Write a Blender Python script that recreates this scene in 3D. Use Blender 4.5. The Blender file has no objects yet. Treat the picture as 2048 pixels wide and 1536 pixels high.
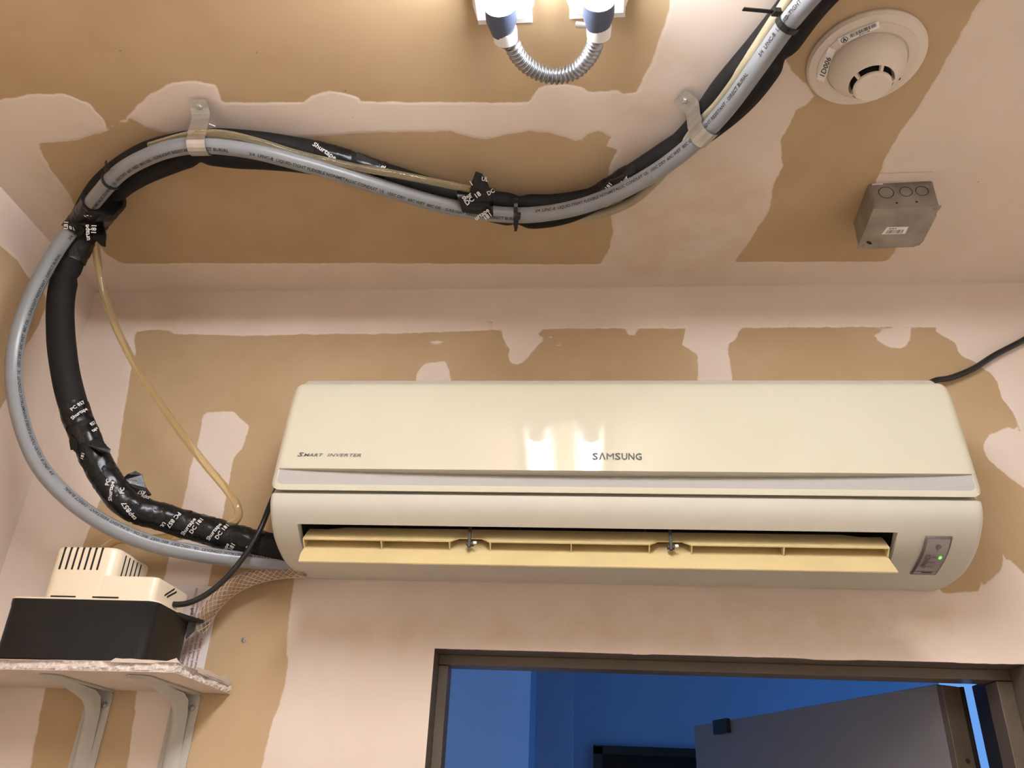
import bpy, bmesh, math, random
import numpy as np
from mathutils import Vector, Matrix, noise
from mathutils.geometry import tessellate_polygon

S = bpy.context.scene
COL = S.collection
random.seed(7)

# ------------------------------------------------------------------ camera
CAM = Vector((0.0, -1.365, 1.877))
RIGHT = Vector((0.996445794, 0.074218682, 0.039841767))
UP = Vector((0.000453199, -0.477691958, 0.878527284))
FWD = Vector((-0.084235229, 0.875386761, 0.476027778))
F = 1641.99                                   # focal length in pixels of a 2048 px wide frame
cam = bpy.data.cameras.new('camera'); co = bpy.data.objects.new('camera', cam); COL.objects.link(co)
m = Matrix.Identity(4)
for i in range(3):
    m[i][0] = RIGHT[i]; m[i][1] = UP[i]; m[i][2] = -FWD[i]; m[i][3] = CAM[i]
co.matrix_world = m
cam.sensor_width = 36.0; cam.lens = F * 36.0 / 2048.0; cam.clip_start = 0.01
S.camera = co

# ------------------------------------------------------------------ world, lights, exposure
W = bpy.data.worlds.new('sky'); S.world = W; W.use_nodes = True
bg = W.node_tree.nodes['Background']
bg.inputs[0].default_value = (0.15, 0.37, 0.86, 1); bg.inputs[1].default_value = 1.0
S.view_settings.view_transform = 'Standard'; S.view_settings.look = 'None'
S.view_settings.gamma = 1.0; S.view_settings.use_curve_mapping = False
S.view_settings.exposure = 0.0
LAMP_COL = (0.97, 1.0, 1.07); LAMP_STR = 68.0
OUT_STR = 1.0

# ------------------------------------------------------------------ helpers
def ray(x, y):
    return RIGHT * ((x - 1024) / F) - UP * ((y - 768) / F) + FWD
def aY(x, y, Y):
    r = ray(x, y); return CAM + r * ((Y - CAM.y) / r.y)
def aZ(x, y, Z):
    r = ray(x, y); return CAM + r * ((Z - CAM.z) / r.z)
def aX(x, y, X):
    r = ray(x, y); return CAM + r * ((X - CAM.x) / r.x)

MATS = {}
def mat(name, col, rough=0.6, metal=0.0, var=0.0, vscale=30, bump=0.0, bscale=80, emis=None, estr=0, trans=0.0, ior=1.45, coat=0.0, spec=0.5):
    if name in MATS: return MATS[name]
    M = bpy.data.materials.new(name); M.use_nodes = True; nt = M.node_tree
    b = nt.nodes['Principled BSDF']
    b.inputs['Base Color'].default_value = (*col, 1); b.inputs['Roughness'].default_value = rough
    b.inputs['Metallic'].default_value = metal
    b.inputs['Specular IOR Level'].default_value = spec
    b.inputs['IOR'].default_value = ior; b.inputs['Transmission Weight'].default_value = trans
    b.inputs['Coat Weight'].default_value = coat
    if emis: b.inputs['Emission Color'].default_value = (*emis, 1); b.inputs['Emission Strength'].default_value = estr
    tc = nt.nodes.new('ShaderNodeTexCoord')
    if var:
        n = nt.nodes.new('ShaderNodeTexNoise'); n.inputs['Scale'].default_value = vscale; n.inputs['Detail'].default_value = 5
        nt.links.new(tc.outputs['Object'], n.inputs['Vector'])
        mx = nt.nodes.new('ShaderNodeMix'); mx.data_type = 'RGBA'
        mr = nt.nodes.new('ShaderNodeMapRange'); mr.inputs[1].default_value = 0.3; mr.inputs[2].default_value = 0.7
        nt.links.new(n.outputs[0], mr.inputs[0]); nt.links.new(mr.outputs[0], mx.inputs[0])
        mx.inputs[6].default_value = (*[c * (1 - var) for c in col], 1); mx.inputs[7].default_value = (*[min(1, c * (1 + var)) for c in col], 1)
        nt.links.new(mx.outputs[2], b.inputs['Base Color'])
    if bump:
        n2 = nt.nodes.new('ShaderNodeTexNoise'); n2.inputs['Scale'].default_value = bscale; n2.inputs['Detail'].default_value = 4
        nt.links.new(tc.outputs['Object'], n2.inputs['Vector'])
        bp = nt.nodes.new('ShaderNodeBump'); bp.inputs['Strength'].default_value = bump; bp.inputs['Distance'].default_value = 0.002
        nt.links.new(n2.outputs[0], bp.inputs['Height']); nt.links.new(bp.outputs[0], b.inputs['Normal'])
    MATS[name] = M
    return M

ROOT = {}
def empty(name, loc, label=None, cat=None, group=None, kind=None):
    o = bpy.data.objects.new(name, None); COL.objects.link(o); o.location = loc; o.empty_display_size = 0.02
    ROOT[o] = Vector(loc); tag(o, label, cat, group, kind); return o
def tag(o, label=None, cat=None, group=None, kind=None):
    if label: o['label'] = label
    if cat: o['category'] = cat
    if group: o['group'] = group
    if kind: o['kind'] = kind
    return o

class MB:
    def __init__(s): s.v = []; s.f = []
    def add(s, vs, fs):
        o = len(s.v); s.v += [Vector(p) for p in vs]; s.f += [tuple(i + o for i in f) for f in fs]; return s
    def box(s, x0, x1, y0, y1, z0, z1, M=None):
        vs = [Vector((x, y, z)) for x in (x0, x1) for y in (y0, y1) for z in (z0, z1)]
        if M is not None: vs = [M @ p for p in vs]
        return s.add(vs, [(0, 1, 3, 2), (4, 6, 7, 5), (0, 4, 5, 1), (2, 3, 7, 6), (0, 2, 6, 4), (1, 5, 7, 3)])
    def hexa(s, a, b, c, d, off):                       # plate from 4 corners, thickness vector
        vs = [Vector(p) for p in (a, b, c, d)]; vs += [p + Vector(off) for p in vs]
        return s.add(vs, [(0, 1, 2, 3), (7, 6, 5, 4), (0, 4, 5, 1), (1, 5, 6, 2), (2, 6, 7, 3), (3, 7, 4, 0)])
    def rings(s, rings, close=True, cap0=True, cap1=True):
        n = len(rings[0]); o = len(s.v); vs = [p for r in rings for p in r]; fs = []
        for i in range(len(rings) - 1):
            for j in range(n if close else n - 1):
                k = (j + 1) % n; fs.append((i * n + j, i * n + k, (i + 1) * n + k, (i + 1) * n + j))
        if cap0: fs.append(tuple(range(n - 1, -1, -1)))
        if cap1: fs.append(tuple((len(rings) - 1) * n + j for j in range(n)))
        return s.add(vs, fs)
    def lathe(s, prof, M, n=32, cap0=False, cap1=False):
        rs = [[M @ Vector((r * math.cos(2 * math.pi * j / n), r * math.sin(2 * math.pi * j / n), z)) for j in range(n)] for r, z in prof]
        return s.rings(rs, True, cap0, cap1)
    def sheet(s, pts, off):                             # thin plate from a 3-D outline
        pts = [Vector(p) for p in pts]; n = len(pts); tri = tessellate_polygon([pts])
        off = Vector(off)
        return s.add(pts + [p + off for p in pts], [tuple(t) for t in tri] + [tuple(i + n for i in reversed(t)) for t in tri] + [(i, (i + 1) % n, (i + 1) % n + n, i + n) for i in range(n)])
    def build(s, name, material, parent=None, smooth=None, kind=None, bevel=0):
        base = Vector((0, 0, 0)); p = parent
        while p is not None:
            if p in ROOT: base = ROOT[p]; break
            p = p.parent
        me = bpy.data.meshes.new(name)
        me.from_pydata([tuple(p - base) for p in s.v], [], s.f)
        bm = bmesh.new(); bm.from_mesh(me)
        bmesh.ops.remove_doubles(bm, verts=bm.verts, dist=1e-6)
        if bevel: bmesh.ops.bevel(bm, geom=list(bm.edges), offset=bevel, segments=2, affect='EDGES', profile=0.5, clamp_overlap=True)
        bmesh.ops.recalc_face_normals(bm, faces=bm.faces)
        bm.to_mesh(me); bm.free()
        if smooth is not None:
            for pl in me.polygons: pl.use_smooth = True
            me.set_sharp_from_angle(angle=math.radians(smooth))
        me.materials.append(material)
        o = bpy.data.objects.new(name, me); COL.objects.link(o)
        if parent is not None: o.parent = parent
        if kind: o['kind'] = kind
        return o

def T(loc, z=(0, 0, 1), x=None):                        # frame at loc with its z axis along z
    z = Vector(z).normalized()
    x = Vector(x) if x is not None else (Vector((1, 0, 0)) if abs(z.x) < .9 else Vector((0, 1, 0)))
    x = (x - z * x.dot(z)).normalized(); y = z.cross(x)
    return Matrix(((x.x, y.x, z.x, loc[0]), (x.y, y.y, z.y, loc[1]), (x.z, y.z, z.z, loc[2]), (0, 0, 0, 1)))

class Path:
    def __init__(s, pts, step=0.006, target=(0.0, -1.3, 1.95)):
        P = [Vector(p) for p in pts]; out = []
        for i in range(len(P) - 1):
            p0 = P[i - 1] if i else P[0] * 2 - P[1]; p1 = P[i]; p2 = P[i + 1]; p3 = P[i + 2] if i + 2 < len(P) else P[-1] * 2 - P[-2]
            d1 = max((p1 - p0).length, 1e-6) ** .5; d2 = max((p2 - p1).length, 1e-6) ** .5; d3 = max((p3 - p2).length, 1e-6) ** .5
            m1 = ((p1 - p0) / d1 - (p2 - p0) / (d1 + d2) + (p2 - p1) / d2) * d2
            m2 = ((p2 - p1) / d2 - (p3 - p1) / (d2 + d3) + (p3 - p2) / d3) * d2
            for k in range(20):
                t = k / 20; t2 = t * t; t3 = t2 * t
                out.append(p1 * (2 * t3 - 3 * t2 + 1) + m1 * (t3 - 2 * t2 + t) + p2 * (-2 * t3 + 3 * t2) + m2 * (t3 - t2))
        out.append(P[-1])
        L = [0]
        for a, b in zip(out, out[1:]): L.append(L[-1] + (b - a).length)
        s.L = L[-1]; n = max(3, int(s.L / step)); s.n = n; s.p = []; j = 0
        for i in range(n + 1):
            d = s.L * i / n
            while j < len(L) - 2 and L[j + 1] < d: j += 1
            t = (d - L[j]) / max(L[j + 1] - L[j], 1e-9); s.p.append(out[j].lerp(out[j + 1], min(max(t, 0), 1)))
        s.t = [(s.p[min(i + 1, n)] - s.p[max(i - 1, 0)]).normalized() for i in range(n + 1)]
        tg = Vector(target); s.N = []; s.B = []
        for p, t in zip(s.p, s.t):
            d = tg - p; d = (d - t * d.dot(t)).normalized(); s.N.append(d); s.B.append(t.cross(d))
    def at(s, d):
        x = min(max(d / s.L, 0), 1) * s.n; i = min(int(x), s.n - 1); f = x - i
        return s.p[i].lerp(s.p[i + 1], f), s.t[i].lerp(s.t[i + 1], f).normalized(), s.N[i].lerp(s.N[i + 1], f).normalized(), s.B[i].lerp(s.B[i + 1], f).normalized()
    def near(s, q):                                     # arc length nearest a point
        q = Vector(q); return min(range(s.n + 1), key=lambda i: (s.p[i] - q).length) * s.L / s.n
    def surf(s, d, a, r):
        p, t, N, B = s.at(d); return p + (N * math.cos(a) + B * math.sin(a)) * r
def tube(mb, path, r, sides=14, s0=None, s1=None, step=None, cap=True):
    s0 = 0 if s0 is None else s0; s1 = path.L if s1 is None else s1
    n = max(2, int((s1 - s0) / (step or path.L / path.n))); rs = []
    for i in range(n + 1):
        d = s0 + (s1 - s0) * i / n
        rs.append([path.surf(d, 2 * math.pi * j / sides, r(d, 2 * math.pi * j / sides) if callable(r) else r) for j in range(sides)])
    mb.rings(rs, True, cap, cap); return mb

def pipe(mb, path, r, ri, sides=18):                    # tube with a wall
    n = path.n; out = []
    for rr, rng_ in ((r, range(n + 1)), (ri, range(n, -1, -1))):
        for i in rng_:
            out.append([path.p[i] + (path.N[i] * math.cos(2 * math.pi * j / sides) + path.B[i] * math.sin(2 * math.pi * j / sides)) * rr for j in range(sides)])
    out.append(out[0]); mb.rings(out, True, False, False); return mb
_tc = {}
def text2d(body, size=1.0, shear=0.0, bold=0.0):
    key = (body, shear, bold)
    if key not in _tc:
        cu = bpy.data.curves.new('text', 'FONT'); cu.body = body; cu.size = 1.0; cu.shear = shear; cu.offset = bold; cu.resolution_u = 2
        ob = bpy.data.objects.new('text', cu); COL.objects.link(ob)
        dg = bpy.context.evaluated_depsgraph_get(); dg.update()
        ev = ob.evaluated_get(dg); me = ev.to_mesh()
        _tc[key] = ([(v.co.x, v.co.y) for v in me.vertices], [tuple(p.vertices) for p in me.polygons])
        ev.to_mesh_clear(); bpy.data.objects.remove(ob); bpy.data.curves.remove(cu)
    v, f = _tc[key]
    x0 = min(p[0] for p in v); 
    return [((x - x0) * size, y * size) for x, y in v], f
def text_w(v): return max(p[0] for p in v)
def text_on_tube(mb, path, body, size, d, a, r, rot=0.0, flip=False, bold=0.0):
    v, f = text2d(body, size, 0, bold); w = text_w(v); c, s_ = math.cos(rot), math.sin(rot); out = []
    for x, y in v:
        x -= w / 2; y -= size * .35
        if flip: x, y = -x, -y
        u = x * c - y * s_; k = x * s_ + y * c
        out.append(path.surf(d + u, a - k / r, r + 0.0005))
    mb.add(out, f); return mb
def text_plane(mb, body, size, o, xd, yd, width=None, shear=0, bold=0, squash=1.0):
    v, f = text2d(body, size, shear, bold); k = (width / text_w(v)) if width else 1
    o = Vector(o); xd = Vector(xd); yd = Vector(yd)
    mb.add([o + xd * (x * k) + yd * y * squash for x, y in v], f); return mb

def rrect(x0, x1, y0, y1, r, n=6, rs=None):             # rounded rectangle outline, ccw
    rs = rs or (r, r, r, r); out = []
    for (cx, cy, a0, rr) in ((x1, y1, 0, rs[0]), (x0, y1, 90, rs[1]), (x0, y0, 180, rs[2]), (x1, y0, 270, rs[3])):
        cx += -rr if cx == x1 else rr; cy += -rr if cy == y1 else rr
        for i in range(n + 1):
            a = math.radians(a0 + 90 * i / n); out.append((cx + rr * math.cos(a), cy + rr * math.sin(a)))
    return out
def rbox(mb, x0, x1, y0, y1, z0, z1, r, rt, rb=0.0, M=None):
    rs = []
    def ring(ins, z): return [Vector((x, y, z)) for x, y in rrect(x0 + ins, x1 - ins, y0 + ins, y1 - ins, max(r - ins, .0004))]
    for k in range(4):
        if rb: a = math.pi / 2 * k / 3; rs.append(ring(rb * (1 - math.sin(a)), z0 + rb * (1 - math.cos(a))))
    if not rb: rs.append(ring(0, z0))
    for k in range(4):
        a = math.pi / 2 * k / 3; rs.append(ring(rt * (1 - math.cos(a)), z1 - rt * (1 - math.sin(a))))
    if M is not None: rs = [[M @ p for p in q] for q in rs]
    mb.rings(rs); return mb

def screw(name, loc, axis, r, material, parent=None, hexa=False):
    mb = MB(); M = T(loc, axis)
    mb.lathe([(r * 1.25, 0), (r * 1.25, r * .18), (r * .95, r * .25), (r * .85, r * .7), (r * .5, r * .9), (r * .001, r * .92)], M, 6 if hexa else 16, True, False)
    mb.box(-r * .7, r * .7, -r * .12, r * .12, r * .85, r * .97, M); mb.box(-r * .12, r * .12, -r * .7, r * .7, r * .85, r * .97, M)
    return mb.build(name, material, parent, 35)

# ------------------------------------------------------------------ materials
GALV = mat('galvanised_steel', (0.50, 0.49, 0.46), 0.34, 0.9, 0.18, 40, .05)
BOXM = mat('dull_zinc', (0.36, 0.34, 0.31), 0.5, 0.75, 0.22, 22, .08, 60)
WHITEM = mat('white_enamel', (0.82, 0.81, 0.79), 0.35)
BLACKF = mat('black_foam', (0.009, 0.008, 0.0075), 0.7, 0, .3, 60, .25, 120, spec=.28)
TAPE = mat('black_vinyl_tape', (0.008, 0.0075, 0.0075), 0.27, 0, .2, 40, .35, 60, spec=.33)
TAPEB = mat('tape_underside', (0.30, 0.28, 0.26), 0.25)
PRINTW = mat('white_print', (0.62, 0.60, 0.57), 0.6)
PRINTK = mat('black_print', (0.03, 0.03, 0.03), 0.6)
PRINTR = mat('red_print', (0.35, 0.06, 0.07), 0.6)
GREYC = mat('grey_pvc', (0.24, 0.245, 0.255), 0.28, 0, .05, 30, .02, 200)
CLEAR = mat('clear_vinyl', (0.93, 0.84, 0.62), 0.05, 0, trans=0.93, ior=1.38)
BRAIDC = mat('clear_braid_hose', (0.86, 0.72, 0.58), 0.12, 0, trans=0.85, ior=1.15)
BRAID = mat('braid_thread', (0.62, 0.47, 0.36), 0.5)
CORD = mat('black_cord', (0.010, 0.010, 0.010), 0.35)
ACW = mat('ac_white_plastic', (0.55, 0.515, 0.43), 0.38, 0, .02, 6)
ACP = mat('ac_gloss_panel', (0.57, 0.53, 0.405), 0.05, 0, .015, 5)
ACG = mat('ac_grey_strip', (0.40, 0.375, 0.345), 0.4)
FLAP = mat('yellowed_plastic', (0.64, 0.505, 0.255), 0.42, 0, .05, 14)
DARK = mat('dark_interior', (0.008, 0.007, 0.006), 0.8)
DARKP = mat('dark_plastic', (0.02, 0.018, 0.017), 0.4)
LOGO = mat('grey_lettering', (0.10, 0.10, 0.095), 0.7, spec=.1)
DISP = mat('display_grey', (0.30, 0.26, 0.25), 0.25)
DISPF = mat('display_frame', (0.13, 0.10, 0.09), 0.35)
ICON = mat('display_icon', (0.15, 0.12, 0.115), 0.4)
LED = mat('green_led', (0.1, 0.6, 0.1), 0.4, emis=(0.2, 1.0, 0.12), estr=1.6)
CREAM = mat('cream_housing', (0.80, 0.68, 0.50), 0.3, 0, .02, 10)
TANK = mat('black_tank', (0.009, 0.0085, 0.008), 0.42, 0, .2, 12, .03, 30, spec=.3)
PAPERW = mat('white_card', (0.78, 0.70, 0.66), 0.6)
GYP = mat('gypsum_core', (0.66, 0.58, 0.51), 0.95, 0, .16, 180, 1.0, 260)
SHELFP = mat('shelf_paper', (0.60, 0.49, 0.40), 0.8, 0, .06, 10)
BRKT = mat('grey_bracket', (0.46, 0.43, 0.37), 0.45, 0, .05, 20)
DETP = mat('detector_plastic', (0.70, 0.61, 0.51), 0.42, 0, .02, 12)
LABEL = mat('label_paper', (0.88, 0.84, 0.80), 0.5)
FLEX = mat('flexible_steel', (0.30, 0.30, 0.31), 0.36, 0.85, .1, 60)
FRAMEM = mat('bronze_frame_paint', (0.115, 0.088, 0.062), 0.42, 0, .10, 12, .04, 40)
DOORM = mat('door_paint', (0.26, 0.245, 0.235), 0.42, 0, .04, 8)
OUTL = mat('outside_skylit_tint', (0.58, 0.76, 0.98), 0.9, 0, .04, 3)  # blue sky light falling on the left wall, painted into its colour
OUTF = mat('outside_shaded_tint', (0.27, 0.41, 0.58), 0.9, 0, .06, 2)  # bluish shade of the far walls, painted into their colour
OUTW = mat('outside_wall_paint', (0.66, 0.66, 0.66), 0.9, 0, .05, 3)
CONC = mat('pale_sealed_floor', (0.82, 0.74, 0.64), 0.8, 0, .15, 5, .2, 40)
NAVY = mat('shaded_blue_cap', (0.075, 0.095, 0.15), 0.45)  # blue-grey shade on the lamp end put into the base colour
PAINT = mat('white_wall_paint', (0.92, 0.85, 0.76), 0.8, 0, .02, 3)
WALLP = mat('plain_compound', (0.75, 0.61, 0.52), 0.9, 0, .04, 4)

def drywall(name):
    M = bpy.data.materials.new(name); M.use_nodes = True; nt = M.node_tree; N = nt.nodes.new; L = nt.links.new
    b = nt.nodes['Principled BSDF']; b.inputs['Roughness'].default_value = 0.85; b.inputs['Specular IOR Level'].default_value = 0.25
    tc = N('ShaderNodeTexCoord'); at = N('ShaderNodeAttribute'); at.attribute_name = 'compound'
    at2 = N('ShaderNodeAttribute'); at2.attribute_name = 'skim'
    def noi(scale, det=5, rough=.6):
        n = N('ShaderNodeTexNoise'); n.inputs['Scale'].default_value = scale; n.inputs['Detail'].default_value = det; n.inputs['Roughness'].default_value = rough
        L(tc.outputs['Object'], n.inputs['Vector']); return n.outputs[0]
    def mth(op, a, c):
        n = N('ShaderNodeMath'); n.operation = op
        for i, q in enumerate((a, c)):
            if isinstance(q, (int, float)): n.inputs[i].default_value = q
            else: L(q, n.inputs[i])
        return n.outputs[0]
    def rng(v, a, c, o0=0., o1=1., smooth=True):
        n = N('ShaderNodeMapRange'); n.interpolation_type = 'SMOOTHSTEP' if smooth else 'LINEAR'
        L(v, n.inputs[0]); n.inputs[1].default_value = a; n.inputs[2].default_value = c; n.inputs[3].default_value = o0; n.inputs[4].default_value = o1
        return n.outputs[0]
    def mix(f, a, c):
        n = N('ShaderNodeMix'); n.data_type = 'RGBA'
        if isinstance(f, float): n.inputs[0].default_value = f
        else: L(f, n.inputs[0])
        for i, q in ((6, a), (7, c)):
            if isinstance(q, tuple): n.inputs[i].default_value = (*q, 1)
            else: L(q, n.inputs[i])
        return n.outputs[2]
    n1 = noi(42, 6, .65)
    d = mth('ADD', at.outputs['Fac'], mth('MULTIPLY', mth('SUBTRACT', n1, 0.5), 0.0095))
    mask = rng(d, -0.0016, 0.0016)
    paper = mix(rng(noi(5, 3), .35, .65), PAP0, PAP1)
    comp = mix(rng(noi(4.0, 4), .35, .65), CMP0, CMP1)
    thin = mix(rng(noi(16, 5), .3, .7), SKIM, CMP0)
    sk = rng(mth('ADD', at2.outputs['Fac'], mth('MULTIPLY', mth('SUBTRACT', n1, 0.5), 0.03)), -0.03, 0.03, 0.0, 0.75)
    col = mix(mask, paper, mix(sk, comp, thin))
    # specks and nail dimples
    vor = N('ShaderNodeTexVoronoi'); vor.inputs['Scale'].default_value = 26; L(tc.outputs['Object'], vor.inputs['Vector'])
    sp = rng(vor.outputs['Distance'], 0.035, 0.055, 1.0, 0.0)
    gate = rng(noi(9, 2), .62, .66)
    col = mix(mth('MULTIPLY', mth('MULTIPLY', sp, gate), 0.55), col, (0.16, 0.11, 0.07))
    L(col, b.inputs['Base Color'])
    bp = N('ShaderNodeBump'); bp.inputs['Distance'].default_value = 0.0012; bp.inputs['Strength'].default_value = 0.55
    h = mth('ADD', rng(d, -0.002, 0.006), mth('MULTIPLY', noi(110, 4), 0.12))
    h = mth('ADD', h, mth('MULTIPLY', noi(9, 3), 0.5))
    L(h, bp.inputs['Height']); L(bp.outputs[0], b.inputs['Normal'])
    return M
PAP0 = (0.465, 0.325, 0.180); PAP1 = (0.505, 0.360, 0.212)
CMP0 = (0.725, 0.603, 0.503); CMP1 = (0.765, 0.643, 0.548)
SKIM = (0.64, 0.51, 0.37)
DRY = drywall('drywall_with_joint_compound')

# ------------------------------------------------------------------ room shell
XL, XR, ZC, YB = -1.025, 1.25, 2.84, -2.75
DX0, DX1, DZ = -0.238, 0.676, 2.130
def sdf(poly, U, V):
    P = np.array(poly); n = len(P); d = np.full(U.shape, 1e9); ins = np.zeros(U.shape, bool)
    for i in range(n):
        a = P[i]; b = P[(i + 1) % n]; e = b - a; wx = U - a[0]; wy = V - a[1]
        t = np.clip((wx * e[0] + wy * e[1]) / max(e @ e, 1e-12), 0, 1)
        d = np.minimum(d, (wx - e[0] * t) ** 2 + (wy - e[1] * t) ** 2)
        c = ((a[1] <= V) & (b[1] > V)) | ((b[1] <= V) & (a[1] > V))
        with np.errstate(divide='ignore', invalid='ignore'):
            xi = a[0] + (V - a[1]) / (b[1] - a[1] if b[1] != a[1] else 1e-9) * e[0]
        ins ^= c & (U < xi)
    d = np.sqrt(d); return np.where(ins, d, -d)
def grid_surface(name, us, vs, fn, paper, mud, skims=(), hole=None, flip=False):
    us = np.array(us); vs = np.array(vs); U, V = np.meshgrid(us, vs, indexing='ij')
    s = np.full(U.shape, 0.3)
    for p in paper: s = np.minimum(s, -sdf(p, U, V))
    for p in mud: s = np.maximum(s, sdf(p, U, V))
    k = np.full(U.shape, -0.3)
    for p in skims: k = np.maximum(k, sdf(p, U, V))
    verts = [fn(a, b) for a, b in zip(U.ravel(), V.ravel())]; nv = len(vs); faces = []
    for i in range(len(us) - 1):
        for j in range(nv - 1):
            if hole and hole((us[i] + us[i + 1]) / 2, (vs[j] + vs[j + 1]) / 2): continue
            q = (i * nv + j, (i + 1) * nv + j, (i + 1) * nv + j + 1, i * nv + j + 1); faces.append(q[::-1] if flip else q)
    me = bpy.data.meshes.new(name); me.from_pydata(verts, [], faces)
    for nm, arr in (('compound', s), ('skim', k)):
        A = me.attributes.new(nm, 'FLOAT', 'POINT'); A.data.foreach_set('value', arr.ravel().astype(np.float32))
    me.materials.append(DRY); o = bpy.data.objects.new(name, me); COL.objects.link(o); o['kind'] = 'structure'; return o
def xy(pts): return [tuple(aZ(x, y, ZC)[:2]) for x, y in pts]
def xz(pts):
    out = []
    for x, y in pts: q = aY(x, y, 0); out.append((q.x, q.z))
    return out
def yz(pts):
    out = []
    for x, y in pts: q = aX(x, y, XL); out.append((q.y, q.z))
    return out
def ax(*segs):
    out = [segs[0][0]]
    for a, b, st in segs:
        n = max(1, round((b - a) / st)); out += [a + (b - a) * i / n for i in range(1, n + 1)]
    return out

CP = [
 [(75,288),(155,280),(213,262),(238,248),(268,236),(290,255),(340,268),(430,266),(600,276),(730,266),(900,262),(945,275),(968,279),(1010,270),(1055,262),(1100,266),(1135,276),(1160,284),(1172,270),(1200,262),(1222,275),(1213,292),(1235,300),(1222,325),(1215,360),(1228,400),(1222,437),(1227,462),(1215,505),(1200,529),(700,526),(245,527),(215,510),(190,480),(165,450),(145,400),(130,375),(105,345),(95,325),(85,310)],
 [(1342,-10),(1330,50),(1300,130),(1272,185),(1245,188),(1235,180),(1180,185),(1165,175),(1130,168),(1080,172),(1062,195),(1058,205),(750,204),(445,205),(432,172),(395,160),(340,166),(300,190),(270,215),(250,240),(213,258),(208,240),(180,208),(130,188),(60,188),(0,200),(-260,190),(-700,-900),(1420,-900)],
 [(1640,-160),(1622,30),(1606,85),(1590,98),(1570,116),(1585,146),(1611,166),(1628,193),(1616,208),(1592,220),(1580,250),(1560,281),(1566,334),(1547,369),(1540,419),(1519,450),(1500,482),(1468,524),(1775,523),(1788,505),(1792,495),(1760,430),(1752,360),(1762,340),(1768,318),(1805,260),(1848,196),(1900,108),(1960,0),(2060,-160),(2200,-700),(1700,-700)],
]
CM = [[(605,210),(612,200),(630,188),(660,182),(690,185),(715,195),(727,212),(732,230),(715,250),(690,262),(640,262),(612,245)]]
CS = [[(1250,300),(1350,280),(1480,330),(1550,400),(1500,500),(1450,560),(1240,560),(1225,480),(1240,380)], [(150,300),(80,300),(60,350),(170,500),(200,500)], [(1230,120),(1330,60),(1420,120),(1360,230),(1230,250)]]
ceil_o = grid_surface('ceiling', ax((XL, XR, .009)), ax((YB, -1.2, .08), (-1.2, 0.0, .009)), lambda x, y: (x, y, ZC), [xy(p) for p in CP], [xy(p) for p in CM], [xy(p) for p in CS], flip=True)

WP = [
 [(271,664),(306,659),(340,660),(345,668),(520,672),(600,668),(760,668),(1003,660),(1140,657),(1370,657),(1365,690),(1395,710),(1397,790),(1397,1150),(590,1150),(586,1167),(581,1209),(574,1279),(572,1318),(578,1308),(572,1359),(558,1412),(544,1450),(534,1481),(527,1516),(523,1536),(470,1900),(0,1900),(61,1536),(90,1380),(166,1091),(176,1067),(190,1026),(200,1000),(210,980),(232,940),(237,905),(244,850),(252,803),(261,742),(272,700),(268,681)],
 [(1480,656),(1748,654),(1880,655),(1871,661),(1882,670),(1900,679),(1911,686),(1917,704),(1928,715),(1952,724),(1962,735),(1979,744),(1992,759),(2006,800),(2027,827),(2042,863),(2015,855),(1979,869),(1964,893),(1973,914),(1991,932),(2021,956),(2060,985),(2120,1010),(2120,1190),(2048,1146),(2035,1134),(2003,1107),(2006,1115),(2002,1138),(1990,1150),(1979,1164),(1968,1168),(1955,1160),(1958,1172),(1964,1180),(1943,1184),(1889,1187),(1850,1150),(1465,1150),(1465,762),(1462,740),(1455,690),(1470,680)],
]
WM = [
 [(408,825),(467,822),(498,854),(484,898),(467,915),(462,942),(444,1040),(369,1387),(336,1536),(270,1900),(160,1900),(255,1536),(274,1387),(340,1110),(367,1006),(383,928),(394,891),(403,850)],
 [(1003,650),(1006,675),(1012,690),(1021,697),(1016,712),(1020,724),(1034,730),(1050,722),(1063,706),(1075,690),(1090,678),(1075,670),(1080,662),(1090,656),(1050,645)],
 [(828,790),(833,745),(850,727),(890,722),(900,745),(904,790)],
 [(856,684),(875,681),(891,685),(880,690),(858,690)],
 [(1747,671),(1770,658),(1800,652),(1820,658),(1823,675),(1815,688),(1805,697),(1780,696),(1760,685)],
 [(1099,672),(1105,674),(1100,680),(1096,676)], [(1112,690),(1127,685),(1118,694)],
 [(600,657),(640,655),(665,662),(640,670),(610,668)], [(1250,655),(1275,655),(1270,672),(1258,672)],
]
WS = [[(180,600),(420,600),(420,650),(250,660)], [(600,1250),(1400,1190),(1900,1210),(1900,1300),(700,1300)]]
xs = ax((XL, DX0, .009), (DX0, DX1, .009), (DX1, XR, .009)); zs = ax((0, 1.7, .1), (1.7, DZ, .009), (DZ, ZC, .009))
wb = grid_surface('wall_back', xs, zs, lambda x, z: (x, 0.0, z), [xz(p) for p in WP], [xz(p) for p in WM], [xz(p) for p in WS], hole=lambda x, z: DX0 < x < DX1 and z < DZ, flip=False)
LP = [[(-8,484),(35,522),(57,555),(83,580),(91,590),(90,620),(77,650),(44,706),(18,790),(0,818),(-60,950),(-500,1500),(-600,-200)]]
wl = grid_surface('wall_left', ax((YB, -1.2, .1), (-1.2, 0, .012)), ax((0, 1.8, .1), (1.8, ZC, .012)), lambda y, z: (XL, y, z), [yz(p) for p in LP], [], flip=False)
MB().box(XR, XR + .1, YB, 0.0, 0, ZC).build('wall_right', PAINT, kind='structure')
MB().box(XL - .1, XR + .1, YB - .1, YB, 0, ZC).build('wall_front', PAINT, kind='structure')
MB().box(XL - .1, XR + .1, YB - .1, 0.14, -.1, 0).build('floor', CONC, kind='structure')

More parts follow.
